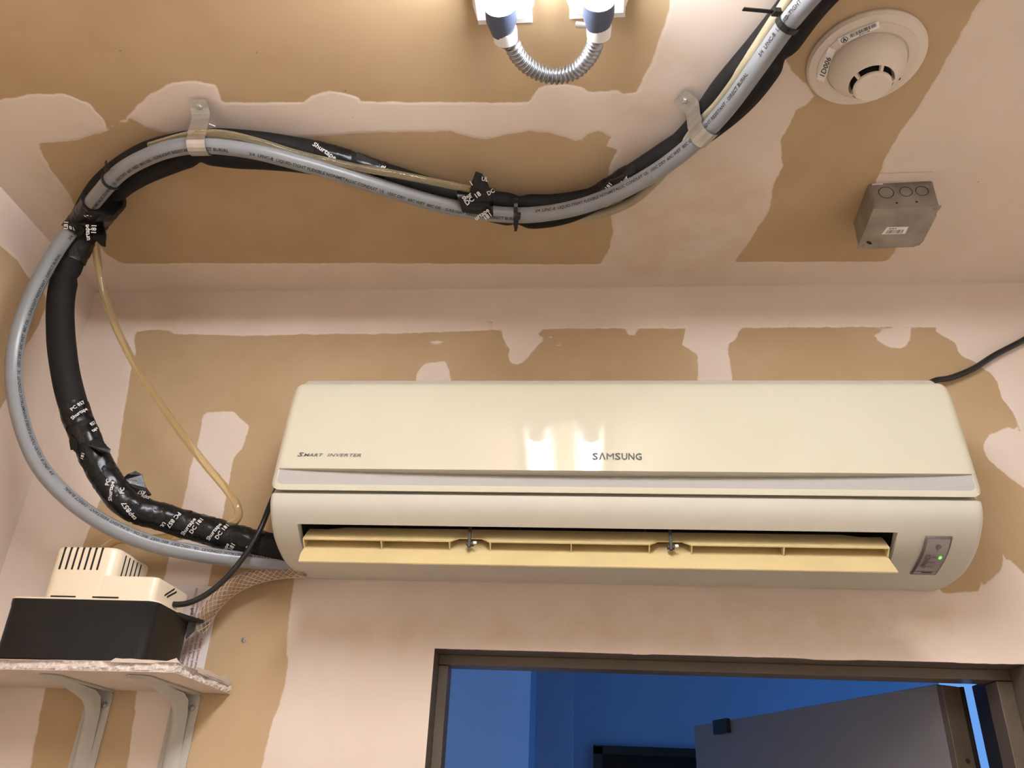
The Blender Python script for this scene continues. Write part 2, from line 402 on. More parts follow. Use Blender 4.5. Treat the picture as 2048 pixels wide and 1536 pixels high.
# door frame: the frame is let into the wall, its stop carries the leaf
fr = empty('trim_1', (0.219, 0.07, 0), kind='structure')
mb = MB(); mb.box(DX0 - .03, DX1 + .03, .0015, .14, DZ, DZ + .03); mb.box(DX0, DX1, .05, .092, DZ - .0165, DZ)
mb.build('frame_head', FRAMEM, fr, bevel=.0012)
for sx, x in ((1, DX0), (-1, DX1)):
    mb = MB(); mb.box(min(x, x - sx * .03), max(x, x - sx * .03), .0015, .14, 0, DZ)
    w_ = .0165 if sx > 0 else .024
    mb.box(min(x, x + sx * w_), max(x, x + sx * w_), .05, .092, 0, DZ - .0175)
    mb.build('frame_jamb', FRAMEM, fr, bevel=.0012)
# ragged compound lapping over the frame head
mb = MB(); top = []; bot = []
for i in range(160):
    x = DX0 + (DX1 - DX0) * i / 159; a = noise.noise(Vector((x * 9, 0, 0))); b_ = noise.noise(Vector((x * 45, 3, 0)))
    k = max(0, a * .007 + b_ * .0035) * (1 if x > .08 else .25)
    bot.append(Vector((x, -.0004 - .0012 * min(1, k * 400), DZ - k * .55))); top.append(Vector((x, -.0002, DZ + .004 + k * 1.6)))
mb.add(bot + top, [(i, i + 1, i + 161, i + 160) for i in range(159)]); mb.add([p + Vector((0, .003, 0)) for p in bot] + bot, [(i, i + 1, i + 161, i + 160) for i in range(159)])
mb.build('compound_ridge', WALLP, wb, 60)

# outside wall face of the closet, and the passage beyond the door
for nm, a in (('wall_outside_near', (XL - .1, DX0 - .03)), ('wall_outside_near', (DX1 + .03, 1.0))):
    MB().box(a[0], a[1], .004, .14, 0, 3.0).build(nm, OUTW, kind='structure')
MB().box(DX0 - .03, DX1 + .03, .004, .14, DZ + .03, 3.0).build('wall_outside_head', OUTW, kind='structure')
def wall_seg(name, pts, z1=3.0, th=.12, material=OUTW):
    mb = MB()
    for a, b in zip(pts, pts[1:]):
        a = Vector((*a, 0)); b = Vector((*b, 0)); n = Vector((-(b - a).y, (b - a).x, 0)).normalized() * th
        mb.hexa(a, b, b + Vector((0, 0, z1)), a + Vector((0, 0, z1)), n)
    return mb.build(name, material, kind='structure')
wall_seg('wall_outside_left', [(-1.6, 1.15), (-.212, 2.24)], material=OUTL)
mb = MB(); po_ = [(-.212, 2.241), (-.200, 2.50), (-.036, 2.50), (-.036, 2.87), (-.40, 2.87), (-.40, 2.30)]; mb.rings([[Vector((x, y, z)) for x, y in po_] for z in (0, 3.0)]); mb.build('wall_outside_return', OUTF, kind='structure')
mb = MB()
DO0, DO1, DOZ = 0.064, 0.95, 2.222
mb.box(-.036, DO0, 2.75, 2.87, 0, 3.0); mb.box(DO1, 1.64, 2.75, 2.87, 0, 3.0); mb.box(DO0, DO1, 2.75, 2.87, DOZ, 3.0)
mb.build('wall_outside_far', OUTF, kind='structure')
mb = MB(); mb.box(DO0 - .01, DO0 + .03, 2.72, 2.87, 0, DOZ); mb.box(DO1 - .03, DO1 + .01, 2.72, 2.87, 0, DOZ); mb.box(DO0 - .01, DO1 + .01, 2.72, 2.87, DOZ - .03, DOZ + .005)
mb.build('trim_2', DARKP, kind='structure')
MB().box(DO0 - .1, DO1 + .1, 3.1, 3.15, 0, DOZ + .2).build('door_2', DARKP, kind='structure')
MB().box(-1.8, 1.64, .14, 3.2, 3.0, 3.1).build('ceiling_outside', OUTW, kind='structure')
MB().box(-1.8, 4.0, .14, 3.2, -.1, 0).build('floor_outside', OUTW, kind='structure')

MB().box(1.3, 1.42, .14, 1.15, 0, 3.0).build('wall_skyblock_right', OUTW, kind='structure')  # unseen wall, added to narrow the opening and cut sky light
MB().box(-1.9, -1.78, .14, 3.2, 0, 3.0).build('wall_skyblock_end', OUTW, kind='structure')  # unseen wall, added to keep sky light out at the left end
MB().box(-1.9, 1.64, 3.2, 3.3, 0, 3.0).build('wall_outside_rear', OUTW, kind='structure')

# door leaf, swung out on the right jamb
dr = empty('door_1', (0.60, 0.125, 0), kind='structure')
H = Vector((0.598, 0.124, 0)); FE = Vector((0.2846, 0.841, 0)); dd = (FE - H).normalized(); nn = Vector((-dd.y, dd.x, 0)) * -1
FE = H + dd * .80; LT = 2.119
def dp(u, w, z): return H + dd * u + nn * w + Vector((0, 0, z))
mb = MB(); mb.hexa(dp(.012, 0, .01), dp(.80, 0, .01), dp(.80, 0, LT), dp(.012, 0, LT), nn * .044); mb.build('leaf', DOORM, dr, bevel=.0015)
mb = MB(); mb.hexa(dp(0, -.0008, .012), dp(.0125, -.0008, .012), dp(.0125, -.0008, LT - .003), dp(0, -.0008, LT - .003), nn * .0375); mb.build('hinge_edge', FRAMEM, dr, bevel=.001)['label'] = 'hinge edge of the leaf, warm room light painted in as brown'  # edge coloured brown for the warm room light it catches
mb = MB(); mb.hexa(dp(-.004, .0375, .012), dp(.0125, .0375, .012), dp(.0125, .0375, LT - .003), dp(-.004, .0375, LT - .003), nn * .0045); mb.build('edge_strip', DARKP, dr)
mb = MB(); q0 = aZ(1432, 1444, LT); u0 = (q0 - H).dot(dd); mb.hexa(dp(u0 - .058, -.012, LT - .028), dp(u0, -.012, LT - .028), dp(u0, -.012, LT + .003), dp(u0 - .058, -.012, LT + .003), nn * .011); mb.build('latch_plate', DARKP, dr, bevel=.001)['label'] = 'small black block at the top corner of the leaf'
screw('screw', dp(-.0005, .021, 2.002), -dd, .0032, DARKP, dr)
mb = MB(); mb.box(.654, .674, .094, .145, .02, LT); mb.build('hinge_strip', DARKP, dr, bevel=.001)

# ------------------------------------------------------------------ ceiling strip lamps and the flexible conduit between them
YLB = -1.90
LAMPM = mat('lamp_lens', (0.9, 0.9, 0.9), 0.4, emis=LAMP_COL, estr=LAMP_STR)
ZT = 2.775
ends = []
for (xa, xb, xc, yy, ye, side) in ((957, 1066, 1002, 47, 30, 'left'), (1139, 1250, 1197, 36, 20, 'right')):
    A = aZ(xa, yy, ZC); B = aZ(xb, yy - 4, ZC); cx = (A.x + B.x) / 2; wd = (B.x - A.x)
    E_ = aZ(xc, ye, ZT); tx = E_.x; y0 = E_.y
    lp = empty('strip_lamp', (cx, y0, ZC), 'glowing white strip lamp on the ceiling, the %s one of the pair' % side, 'lamp', 'ceiling strip lamps')
    mb = MB(); mb.box(cx - wd / 2, cx + wd / 2, YLB, A.y, ZC - .003, ZC - .0005); mb.build('mounting_plate', WHITEM, lp, bevel=.0008)
    mb = MB(); pr = [(-wd / 2 - .004, ZC - .004), (-wd / 2 + .004, ZC - .034), (wd / 2 - .004, ZC - .034), (wd / 2 + .004, ZC - .004)]
    mb.rings([[Vector((cx + x, y, z)) for x, z in pr] for y in (YLB, A.y - .03)]); mb.build('channel', WHITEM, lp, bevel=.001)
    p = Path([(tx, YLB + .02, ZT), (tx, y0 - .5, ZT), (tx, y0 - .004, ZT)], .05)
    mb = MB(); tube(mb, p, .0185, 24); mb.build('lamp_lens', LAMPM, lp, 40)
    mb = MB(); M_ = T((tx, y0 - .012, ZT), (0, 1, 0)); mb.lathe([(.0001, .010), (.0195, 0), (.0198, .018), (.0165, .030), (.0145, .038), (.0001, .038)], M_, 24); mb.build('end_cap', NAVY, lp, 35)
    mb = MB(); M_ = T((tx + (.003 if side == 'left' else .001), y0 + .02, ZT), (0, 1, 0)); mb.lathe([(.0001, 0), (.0155, 0), (.016, .004), (.0155, .017), (.0125, .019), (.0001, .019)], M_, 20); mb.build('lock_ring', WHITEM, lp, 35)
    if side == 'right':
        mb = MB(); M_ = T((tx - .022, y0 + .024, ZT + .004), (-1, 0, .2)); mb.lathe([(.0001, -.012), (.0035, -.01), (.004, 0), (.004, .006), (.0001, .007)], M_, 10); mb.build('clamp_screw', GALV, lp, 35)
    ends.append(Vector((tx + (.003 if side == 'left' else .001), y0 + .037, ZT)))
fcp = [(1016, 70), (1022, 86), (1034, 108), (1056, 132), (1086, 148), (1116, 152), (1148, 143), (1173, 120), (1188, 94), (1193, 72), (1194, 62)]
pts = [aZ(x, y, ZT) for x, y in fcp]
p = Path([ends[0]] + pts[1:-1] + [ends[1]], .0012)
mb = MB(); nr = 30
tube(mb, p, lambda d, a: .0098 + .0018 * math.sin(2 * math.pi * nr * d / p.L) + .0004 * math.sin(4 * math.pi * nr * d / p.L), 18, step=p.L / (nr * 8))
tag(mb.build('flexible_conduit', FLEX, None, 80), 'ribbed silver flexible conduit looped in a U between the two strip lamps', 'conduit')

# ------------------------------------------------------------------ hoses on the ceiling
def hose_pts(lst): return [aZ(x, y, z) if k == 'z' else aY(x, y, z) for x, y, k, z in lst]
ZG = 2.782
g = [(1680,-70,'z',ZG),(1625,-12,'z',ZG),(1577,45,'z',ZG),(1520,125,'z',ZG),(1450,220,'z',ZG),(1385,288,'z',ZG),(1310,345,'z',ZG),(1230,388,'z',ZG),(1150,416,'z',ZG),(1060,430,'z',ZG),(980,427,'z',ZG),(880,409,'z',ZG),(780,380,'z',ZG),(690,351,'z',ZG),(600,325,'z',ZG),(520,304,'z',ZG),(460,294,'z',ZG),(400,290,'z',ZG),(340,298,'z',ZG),(290,316,'z',ZG),(240,345,'z',ZG),(196,392,'z',ZG-.004),(158,442,'y',-.295),(120,490,'y',-.280),(75,568,'y',-.262),(40,655,'y',-.245),(27,740,'y',-.23),(40,835,'y',-.215),(75,925,'y',-.20),(130,990,'y',-.185),(200,1042,'y',-.165),(290,1083,'y',-.135),(400,1108,'y',-.10),(500,1121,'y',-.068),(600,1128,'y',-.05)]
RG = .0134
def lead_in(p, off):                                   # the run behind the frame, along the ceiling to the front wall
    p = Vector(p); z = p.z
    return [Vector((.86 + off, YB + .001, z)), Vector((.84 + off, -2.0, z)), Vector((.74 + off, -1.35, z)), Vector((p.x + .14, p.y - .26, z))]
gp = hose_pts(g)
pg = Path(lead_in(gp[0], 0) + gp, .006)
gc = empty('grey_conduit', aZ(1060, 430, ZG), 'grey flexible conduit sweeping across the ceiling and looping down to the air conditioner', 'conduit')
mb = MB(); tube(mb, pg, RG, 18); mb.build('conduit_tube', GREYC, gc, 60)
mb = MB(); d = .03; d = pg.near(gp[0]) - .3; D0 = d; msg = '3/4  LFNC-B  LIQUID-TIGHT FLEXIBLE NONMETALLIC CONDUIT  UL  105C DRY  60C WET  80C OIL - SUNLIGHT RESISTANT - DIRECT BURIAL  '
while d < pg.L - .3:
    w = text_w(text2d(msg, .0070)[0])
    # the print spirals slowly: low on the tube along the ceiling, to the inside of the loop
    text_on_tube(mb, pg, msg, .0070, d + w / 2, .45 if d < D0 + .85 else -.45 if d < D0 + 1.5 else -.55, RG, 0, flip=True, bold=.02)
    d += w + .03
mb.build('printed_text', PRINTK, gc, kind='stuff')

# insulated line set: two foam sleeves along the ceiling, one wrapped sleeve down to the unit
ZB = 2.8165
lA = [(1690,-60),(1625,10),(1562,95),(1490,192),(1420,252),(1340,304),(1270,350),(1200,392),(1130,424),(1060,434),(990,422),(900,398),(800,367),(720,345),(640,326),(560,316),(480,312),(400,306),(340,322),(280,348),(240,372),(212,405),(190,440)]
lB = [(1650,-75),(1590,0),(1528,80),(1450,172),(1385,262),(1325,318),(1255,372),(1180,398),(1100,410),(1040,408),(975,402),(900,387),(820,364),(740,338),(660,312),(580,295),(500,284),(420,280),(350,290),(290,308),(235,342),(195,380),(165,430)]
ptA = [aZ(x, y, ZB) for x, y in lA]; ptB = [aZ(x, y, ZB + .0015) for x, y in lB]
pA = Path(lead_in(ptA[0], .022) + ptA, .006); pB = Path(lead_in(ptB[0], -.020) + ptB, .006)
RA = .0205; RB = .0180
ls = empty('insulated_line_set', aZ(175, 440, 2.80), 'black foam wrapped refrigerant lines running under the grey conduit and down the left side', 'pipe')
kn = [pA.near(aZ(x, y, ZB)) for x, y in ((400, 306), (222, 390), (1035, 430), (1550, 110))]
def rA(d, a): return RA * (1 - sum(.30 * math.exp(-((d - k) / .012) ** 2) for k in kn)) * (1 + .03 * noise.noise(Vector((d * 18, math.cos(a), math.sin(a)))))
knB = [pB.near(aZ(x, y, ZB)) for x, y in ((1040, 408), (400, 278))]
def rB(d, a): return RB * (1 - sum(.28 * math.exp(-((d - k) / .012) ** 2) for k in knB)) * (1 + .03 * noise.noise(Vector((d * 18, math.cos(a), 9 + math.sin(a)))))
mb = MB(); tube(mb, pA, rA, 16); mb.build('foam_sleeve', BLACKF, ls, 60)
mb = MB(); tube(mb, pB, rB, 16); mb.build('foam_sleeve', BLACKF, ls, 60)
lC = [(196,410,'z',2.80),(176,452,'y',-.268),(158,490,'y',-.250),(138,530,'y',-.24),(124,580,'y',-.23),(121,650,'y',-.22),(128,730,'y',-.21),(150,820,'y',-.195),(178,890,'y',-.18),(215,960,'y',-.16),(258,1010,'y',-.14),(330,1036,'y',-.11),(420,1062,'y',-.085),(500,1084,'y',-.07),(600,1106,'y',-.055)]
pC = Path(hose_pts(lC), .006); RC = .0225
sC = lambda x, y: pC.near(hose_pts([(x, y, 'y', np.interp(y, [452, 580, 730, 820, 960, 1036, 1084], [-.268, -.23, -.21, -.195, -.16, -.11, -.07]))])[0])
def rC(d, a):
    r = RC * (1 + .035 * noise.noise(Vector((d * 14, math.cos(a) * 1.2, math.sin(a) * 1.2))))
    k = sC(143, 548); r *= 1 - .16 * math.exp(-((d - k) / .007) ** 2)
    return r
mb = MB(); tube(mb, pC, rC, 20); mb.build('foam_sleeve', BLACKF, ls, 60)
# split in the foam
mb = MB(); s0 = sC(145, 800); mb.add([pC.surf(s0, -.25, RC * 1.04), pC.surf(s0 + .02, -.10, RC * 1.03), pC.surf(s0 + .046, -.36, RC * 1.04), pC.surf(s0 + .03, -.55, RC * 1.04)], [(0, 1, 2, 3)]); mb.build('foam_split', DARK, ls)

def wrap(path, s0, s1, r, seed, crinkle=.05, ovx=None):     # one turn of tape, crinkled, with ragged ends
    mb = MB(); n = max(6, int((s1 - s0) / .003)); k = 32; rs = []
    for i in range(n + 1):
        ring = []
        for j in range(k):
            a = 2 * math.pi * j / k; t = i / n
            jag = .004 * noise.noise(Vector((a * 1.7, seed, 0))) * (1 if i in (0, n) else .3)
            q_ = (s0 + t * (s1 - s0)); cr = crinkle * (noise.noise(Vector((math.cos(a) * 2.2 + seed, math.sin(a) * 2.2, q_ * 55))) + .55 * noise.noise(Vector((math.cos(a) * 6 + seed, math.sin(a) * 6, q_ * 170))))
            rr = (r(s0 + t * (s1 - s0), a) if callable(r) else r)
            ring.append(path.surf(s0 + t * (s1 - s0) + jag, a, rr * (1.03 + cr)))
        rs.append(ring)
    mb.rings(rs); return mb
def flap(px, dist, off=.0012, name='tape_flap', material=TAPE, parent=None):
    pts = []
    for x, y, k, z in px: pts.append(aZ(x, y, z) if k == 'z' else aY(x, y, z))
    mb = MB(); mb.sheet(pts, Vector((0, .6, .6)) * off); return mb.build(name, material, parent)
# wrapped lower run
taped = [(154, 835, .040, 1), (176, 876, .030, 2), (196, 925, .05, 3), (228, 978, .045, 4), (252, 1004, .05, 5), (300, 1026, .04, 6), (345, 1040, .045, 7), (392, 1054, .05, 8), (440, 1067, .05, 9), (495, 1082, .055, 10)]
tw = []
for x, y, w, sd in taped:
    s_ = sC(x, y); t_ = wrap(pC, s_ - w / 2, s_ + w / 2, rC, sd, .085).build('tape_wrap', TAPE, ls, 40); tw.append((t_, s_))
def tprint(idx, items):
    t_, s_ = tw[idx]; mb = MB()
    for body, sz, ds, a, rot in items: text_on_tube(mb, pC, body, sz, s_ + ds, a, RC * 1.115, rot, bold=.02)
    mb.build('printed_text', PRINTW, t_, kind='stuff')
tprint(0, [('Shurtape', .0085, .006, -.15, 2.0), ('PC 857', .0085, -.008, -.2, 2.0)])
tprint(1, [('tape', .008, -.002, -.7, 2.1), ('857', .008, -.013, -.75, 2.0)])
tprint(2, [('181', .008, -.014, .7, 2.3)])
tprint(3, [('Shurtape', .0085, .010, .25, 2.4), ('PC', .009, -.004, .1, 2.4)])
tprint(4, [('857', .010, .012, .25, 2.75), ('tape', .010, .022, .55, 2.7), ('PC', .009, -.010, -.3, 2.5)])
tprint(6, [('PC 857', .010, .004, .0, -1.9), ('UL', .008, -.01, .5, -1.9)])
tprint(7, [('Shurtape', .0095, -.006, .15, 1.25), ('DC 181', .0095, .006, -.05, 1.25)])
tprint(8, [('Shurtape', .0095, -.005, .0, 1.25), ('DC 181', .0095, .008, -.15, 1.25)])
tprint(9, [('181', .010, -.016, .65, 1.3), ('tape', .009, -.026, .8, 1.3), ('DC', .009, .012, .3, 1.0)])
# loose tape ends
fl = flap([(240,962,'y',-.150),(255,948,'y',-.142),(271,942,'y',-.138),(284,950,'y',-.133),(292,975,'y',-.128),(303,990,'y',-.124),(285,1000,'y',-.140),(256,998,'y',-.160)], 0, parent=ls)
mb = MB(); text_plane(mb, '857', .010, aY(292, 983, -.146), (-.93, .1, .22), (-.2, -.1, -.95)); text_plane(mb, 'tape', .010, aY(300, 993, -.146), (-.93, .1, .22), (-.2, -.1, -.95)); mb.build('printed_text', PRINTW, fl, kind='stuff')
flap([(189,880,'y',-.20),(205,885,'y',-.195),(221,899,'y',-.19),(219,906,'y',-.19),(200,904,'y',-.20),(176,890,'y',-.205)], 0, parent=ls)
flap([(141,868,'y',-.205),(152,880,'y',-.205),(156,900,'y',-.20),(141,900,'y',-.195),(138,882,'y',-.20)], 0, parent=ls)
# tape binding conduit and sleeves at the corner
pT = Path([aZ(203, 392, 2.795), aY(176, 425, -.290), aY(158, 460, -.285)], .004)
mb = MB(); rs = []
for i in range(10):
    t = i / 9; s_ = pT.L * t; ring = []
    for j in range(22):
        a = 2 * math.pi * j / 22
        e = .034 + .004 * math.cos(a * 2); cr = 1 + .09 * noise.noise(Vector((math.cos(a) * 2, math.sin(a) * 2, t * 4)))
        p0 = pT.at(s_); sh = p0[3] * -.010
        ring.append(pT.surf(s_ + .006 * math.sin(a), a, e * cr * (.80 if i in (0, 9) else 1)) + sh)
    rs.append(ring)
mb.rings(rs); tb = mb.build('tape_wrap', TAPE, ls, 35); tb['label'] = 'crumpled black tape binding conduit and sleeves at the ceiling corner'
mb = MB(); PR = .0375
def cprint(body, px, sz, xd, yd, parent, mbx):
    o = aY(px[0], px[1], px[2]); text_plane(mbx, body, sz, o, xd, yd, bold=.02)
cprint('Shur', (183, 433, -.335), .0125, (.05, -.35, .93), (-.98, -.15, 0), tb, mb)
cprint('181', (192, 466, -.330), .012, (-.06, -.3, .94), (-1, -.1, 0), tb, mb)
cprint('urtape', (180, 480, -.330), .011, (-.2, -.3, .93), (-.97, -.1, -.2), tb, mb)
cprint('181', (135, 458, -.325), .011, (.0, -.35, .93), (-.98, .0, .1), tb, mb)
mb.build('printed_text', PRINTW, tb, kind='stuff')
s0 = pg.near(aZ(186, 402, ZG)); s1 = pg.near(hose_pts([(142, 462, 'y', -.288)])[0])
tg_ = wrap(pg, s0, s1, .0172, 51, .09).build('tape_wrap', TAPE, ls, 35)
mb = MB(); text_on_tube(mb, pg, 'Shurtape', .0115, s0 + .012, -.9, .0192, -.9, bold=.02); text_on_tube(mb, pg, '181', .011, s1 - .008, .2, .0192, -1.0, bold=.02); mb.build('printed_text', PRINTW, tg_, kind='stuff')
flap([(196,438,'y',-.29),(206,446,'y',-.285),(212,470,'y',-.28),(211,494,'y',-.275),(203,492,'y',-.285),(184,474,'y',-.30)], 0, parent=ls)
flap([(198,446,'y',-.283),(212,452,'y',-.270),(214,476,'y',-.268),(207,494,'y',-.272)], 0, material=TAPEB, parent=ls)['label'] = 'pale sticky side of a curled tape end'
wrap(pC, sC(166, 478), sC(147, 520), lambda d, a: rC(d, a) * 1.04, 21, .1).build('tape_wrap', TAPE, ls, 35)
# taped patch mid ceiling with a raised tail
wr = Path([aZ(926, 414, ZG + .012), aZ(955, 420, ZG + .012), aZ(986, 424, ZG + .012)], .004)
mb = MB(); rs = []
for i in range(11):
    t = i / 10; d_ = wr.L * t; p0, t0, n0, b0 = wr.at(d_); ring = []
    for j in range(20):
        a = 2 * math.pi * j / 20; v = Vector((0, math.cos(a), math.sin(a)))
        cr = 1 + .05 * noise.noise(Vector((math.cos(a) * 3, math.sin(a) * 3, t * 5)))
        ring.append(p0 + Vector((0, -.012 - .0 * a, .0065)) + Vector((0, math.cos(a) * .032 * cr + math.sin(a) * .012, math.sin(a) * .031 * cr)) + Vector((.004 * math.sin(3 * a) if i in (0, 10) else 0, 0, 0)))
    rs.append(ring)
mb.rings(rs); tm = mb.build('tape_wrap', TAPE, ls, 35)
mb = MB(); zz = 2.757
def ceil_text(body, px, sz, ang, mbx, z=zz, bold=.02):
    c, s_ = math.cos(ang), math.sin(ang); text_plane(mbx, body, sz, aZ(px[0], px[1], z), (c, -s_ * .8, s_ * .6), (-s_, -c * .8, c * .6), bold=bold)
ceil_text('urtape', (953, 441), .0105, .6, mb); ceil_text('181', (972, 440), .0105, .6, mb); ceil_text('DC 18', (934, 411), .011, .6, mb); ceil_text('Shur', (928, 402), .009, .6, mb)
mb.build('printed_text', PRINTW, tm, kind='stuff')
fl = flap([(940,382,'z',2.772),(943,365,'z',2.778),(951,343,'z',2.79),(964,347,'z',2.79),(975,365,'z',2.782),(981,381,'z',2.776),(991,390,'z',2.772),(989,402,'z',2.766),(938,404,'z',2.764)], 0, parent=ls)
mb = MB(); ceil_text('1', (944, 371), .011, .5, mb, 2.771); ceil_text('UL', (963, 361), .009, -.2, mb, 2.776); ceil_text('DC', (977, 391), .009, .5, mb, 2.764); mb.build('printed_text', PRINTW, fl, kind='stuff')
for k, (x0, x1) in enumerate(((628, 700), (715, 772))):
    y = lambda x: 303 + (x - 628) * .29
    s0 = pB.near(aZ(x1, y(x1), ZB)); s1 = pB.near(aZ(x0, y(x0), ZB))
    t_ = wrap(pB, s0, s1, lambda d, a: rB(d, a) * 1.03, 31 + k, .08).build('tape_wrap', TAPE, ls, 35)
    mb = MB(); ss = (s0 + s1) / 2
    if k == 0: text_on_tube(mb, pB, 'Shurtape', .011, ss + .012, .3, RB * 1.13, 2.75, bold=.02); text_on_tube(mb, pB, 'tape', .009, ss - .006, -.8, RB * 1.13, 2.9, bold=.02)
    else: text_on_tube(mb, pB, '181', .012, ss - .018, .5, RB * 1.13, 2.4, bold=.02)
    mb.build('printed_text', PRINTW, t_, kind='stuff')
flap([(714,304,'z',2.80),(716,304,'z',2.803),(745,318,'z',2.80),(768,326,'z',2.80),(771,333,'z',2.795),(712,316,'z',2.79)], 0, parent=ls)
s0 = pA.near(aZ(1268, 352, ZB)); s1 = pA.near(aZ(1208, 386, ZB))
t_ = wrap(pA, s0, s1, lambda d, a: rA(d, a) * 1.03, 41, .14).build('tape_wrap', TAPE, ls, 35)
flap([(1208,366,'z',2.80),(1240,352,'z',2.80),(1268,327,'z',2.805),(1272,345,'z',2.795),(1225,382,'z',2.79)], 0, parent=ls)
mb = MB(); ceil_text('181', (1216, 380), .009, .9, mb, 2.788); ceil_text('Shur', (1244, 372), .009, .9, mb, 2.786); mb.build('printed_text', PRINTW, t_, kind='stuff')

# clear vinyl drain tube, in two visible runs
cl = [(205,1098,'y',-.09),(232,1082,'y',-.088),(300,1078,'y',-.085),(390,1068,'y',-.078),(440,1056,'y',-.085),(466,1046,'y',-.092),(477,1032,'y',-.098),(474,1012,'y',-.102),(452,978,'y',-.105),(408,925,'y',-.112),(350,850,'y',-.125),(300,778,'y',-.14),(260,712,'y',-.155),(228,645,'y',-.17),(207,585,'y',-.19),(196,530,'y',-.215),(192,490,'y',-.235),(196,455,'z',2.80)]
pc = Path(hose_pts(cl), .005)
mb = MB(); pipe(mb, pc, .0070, .0050); ct = tag(mb.build('clear_tube', CLEAR, None, 60), 'clear vinyl tube hanging from the ceiling corner and bending down behind the taped line', 'tube')
ct2 = [(300,292),(350,277),(395,268),(440,267),(500,279),(600,309),(700,332),(800,350),(890,368),(945,379)]
p2 = Path([aZ(x, y, 2.790 if x > 380 else 2.80) for x, y in ct2], .005)
mb = MB(); pipe(mb, p2, .0062, .0044); tag(mb.build('clear_tube', CLEAR, None, 60), 'clear vinyl tube lying over the black sleeves beneath the ceiling, ending at tape', 'tube')
ct3 = [(1620,-60),(1556,30),(1500,115),(1445,190),(1405,240),(1378,275),(1352,315),(1310,362),(1270,398),(1225,420),(1170,436)]
pt3 = [aZ(x, y, 2.806) for x, y in ct3]; p3 = Path(lead_in(pt3[0], -.048) + pt3, .005)
YT = mat('yellowed_vinyl', (0.36, 0.31, 0.20), 0.3, 0, .15, 25)
mb = MB(); tube(mb, p3, .0080, 14); tag(mb.build('yellowed_tube', YT, None, 60), 'dull yellowed tube squeezed beside the conduit at upper right', 'tube')

# ceiling straps
def strap(name, tabpx, outpx, path, d, up, label, w=.029):
    # strip that lies on the ceiling as a tab, then wraps under the bundle
    st = empty(name, tabpx, label, 'strap', 'metal straps holding the lines')
    p0, t0, n0, b0 = path.at(d); t0 = Vector((t0.x, t0.y, 0)).normalized(); s_ = Vector((-t0.y, t0.x, 0))
    if s_.dot(Vector(up)) < 0: s_ = -s_
    c = Vector((p0.x, p0.y, 0)); R_ = .0165; zc = p0.z
    prof = [(.043, ZC - .0065), (.041, ZC - .0070), (.030, ZC - .0105), (.0215, ZC - .0150), (.0190, ZC - .022)]
    prof += [(.0185, zc + .012)]
    for k in range(0, 11): a = math.radians(20 - k * 20); prof.append((R_ * math.cos(a) + .001, zc + R_ * math.sin(a)))
    prof += [(-.018, zc + .012), (-.016, zc + .028)]
    V = []
    for (u, z) in prof:
        for k in (-1, 1): V.append(c + s_ * u + t0 * (k * w / 2 * (.75 if u > .042 else 1)) + Vector((0, 0, z)))
    n = len(prof); F_ = [(2 * i, 2 * i + 1, 2 * i + 3, 2 * i + 2) for i in range(n - 1)]
    mb = MB(); mb.add(V, F_); o = mb.build('strap_band', GALV, st)
    md = o.modifiers.new('t', 'SOLIDIFY'); md.thickness = .0011; md.offset = 0
    screw('screw', c + s_ * .032 + Vector((0, 0, ZC - .0105)), Vector((0, 0, -1)) - s_ * -.35, .0044, GALV, st, True)
    return st
strap('pipe_strap', aZ(395, 245, ZC), None, pg, pg.near(aZ(402, 290, ZG)), (0, -1, 0), 'shiny metal strap hung over the conduit at left, with torn compound beside its screw')
strap('pipe_strap', aZ(1350, 230, ZC), None, pg, pg.near(aZ(1410, 264, ZG)), (-1, -.6, 0), 'dull metal strap pinning the yellowed tube and conduit at upper right', .029)
# torn compound crumbs by the left strap
mb = MB()
for x, y, r in ((402,236,.007),(412,246,.005),(392,213,.004),(420,252,.009),(400,228,.005)):
    c = aZ(x, y, ZC - .0015); pts = [c + Vector((math.cos(a) * r * (1 + .5 * noise.noise(Vector((a, x, y)))), math.sin(a) * r * .55 * (1 + .5 * noise.noise(Vector((a, y, x)))), 0)) for a in [2 * math.pi * k / 9 for k in range(9)]]
    mb.sheet(pts, (0, 0, -.002))
mb.build('loose_compound_flake', WALLP, ceil_o, kind='stuff')

# cable ties
def tie(path, d, r, tail, label, sx=1.0, sh=(0, 0, 0), w=.0045):
    p0, t0, n0, b0 = path.at(d); o_ = empty('cable_tie', p0, label, 'cable tie', 'black cable ties on the lines'); sh = Vector(sh)
    mb = MB(); rs = []
    for k in range(25):
        a = 2 * math.pi * k / 24; u = n0 * math.cos(a) + b0 * math.sin(a)
        q = p0 + sh + u * r * (1 + (sx - 1) * abs(math.sin(a)))
        rs.append([q - t0 * w / 2, q + t0 * w / 2, q + t0 * w / 2 + u * .0016, q - t0 * w / 2 + u * .0016])
    mb.rings(rs, True, False, False); mb.build('tie_band', CORD, o_)
    h = Vector(tail[0]); e = Vector(tail[1]); dv = (e - h).normalized(); sd = t0; up = dv.cross(sd).normalized()
    mb = MB(); M_ = Matrix(((dv.x, sd.x, up.x, h.x), (dv.y, sd.y, up.y, h.y), (dv.z, sd.z, up.z, h.z), (0, 0, 0, 1)))
    mb.box(-.005, .005, -.0042, .0042, -.004, .004, M_); mb.build('tie_head', CORD, o_, bevel=.0008)
    mb = MB(); Lt = (e - h).length; mb.box(0, Lt, -.0024, .0024, -.0008, .0008, M_); mb.build('tie_tail', CORD, o_)
    return o_
tie(pg, pg.near(aZ(222, 360, ZG)), RG + .001, (aZ(214, 338, 2.775), aZ(211, 322, 2.78)), 'black cable tie around the conduit near the left corner bend')
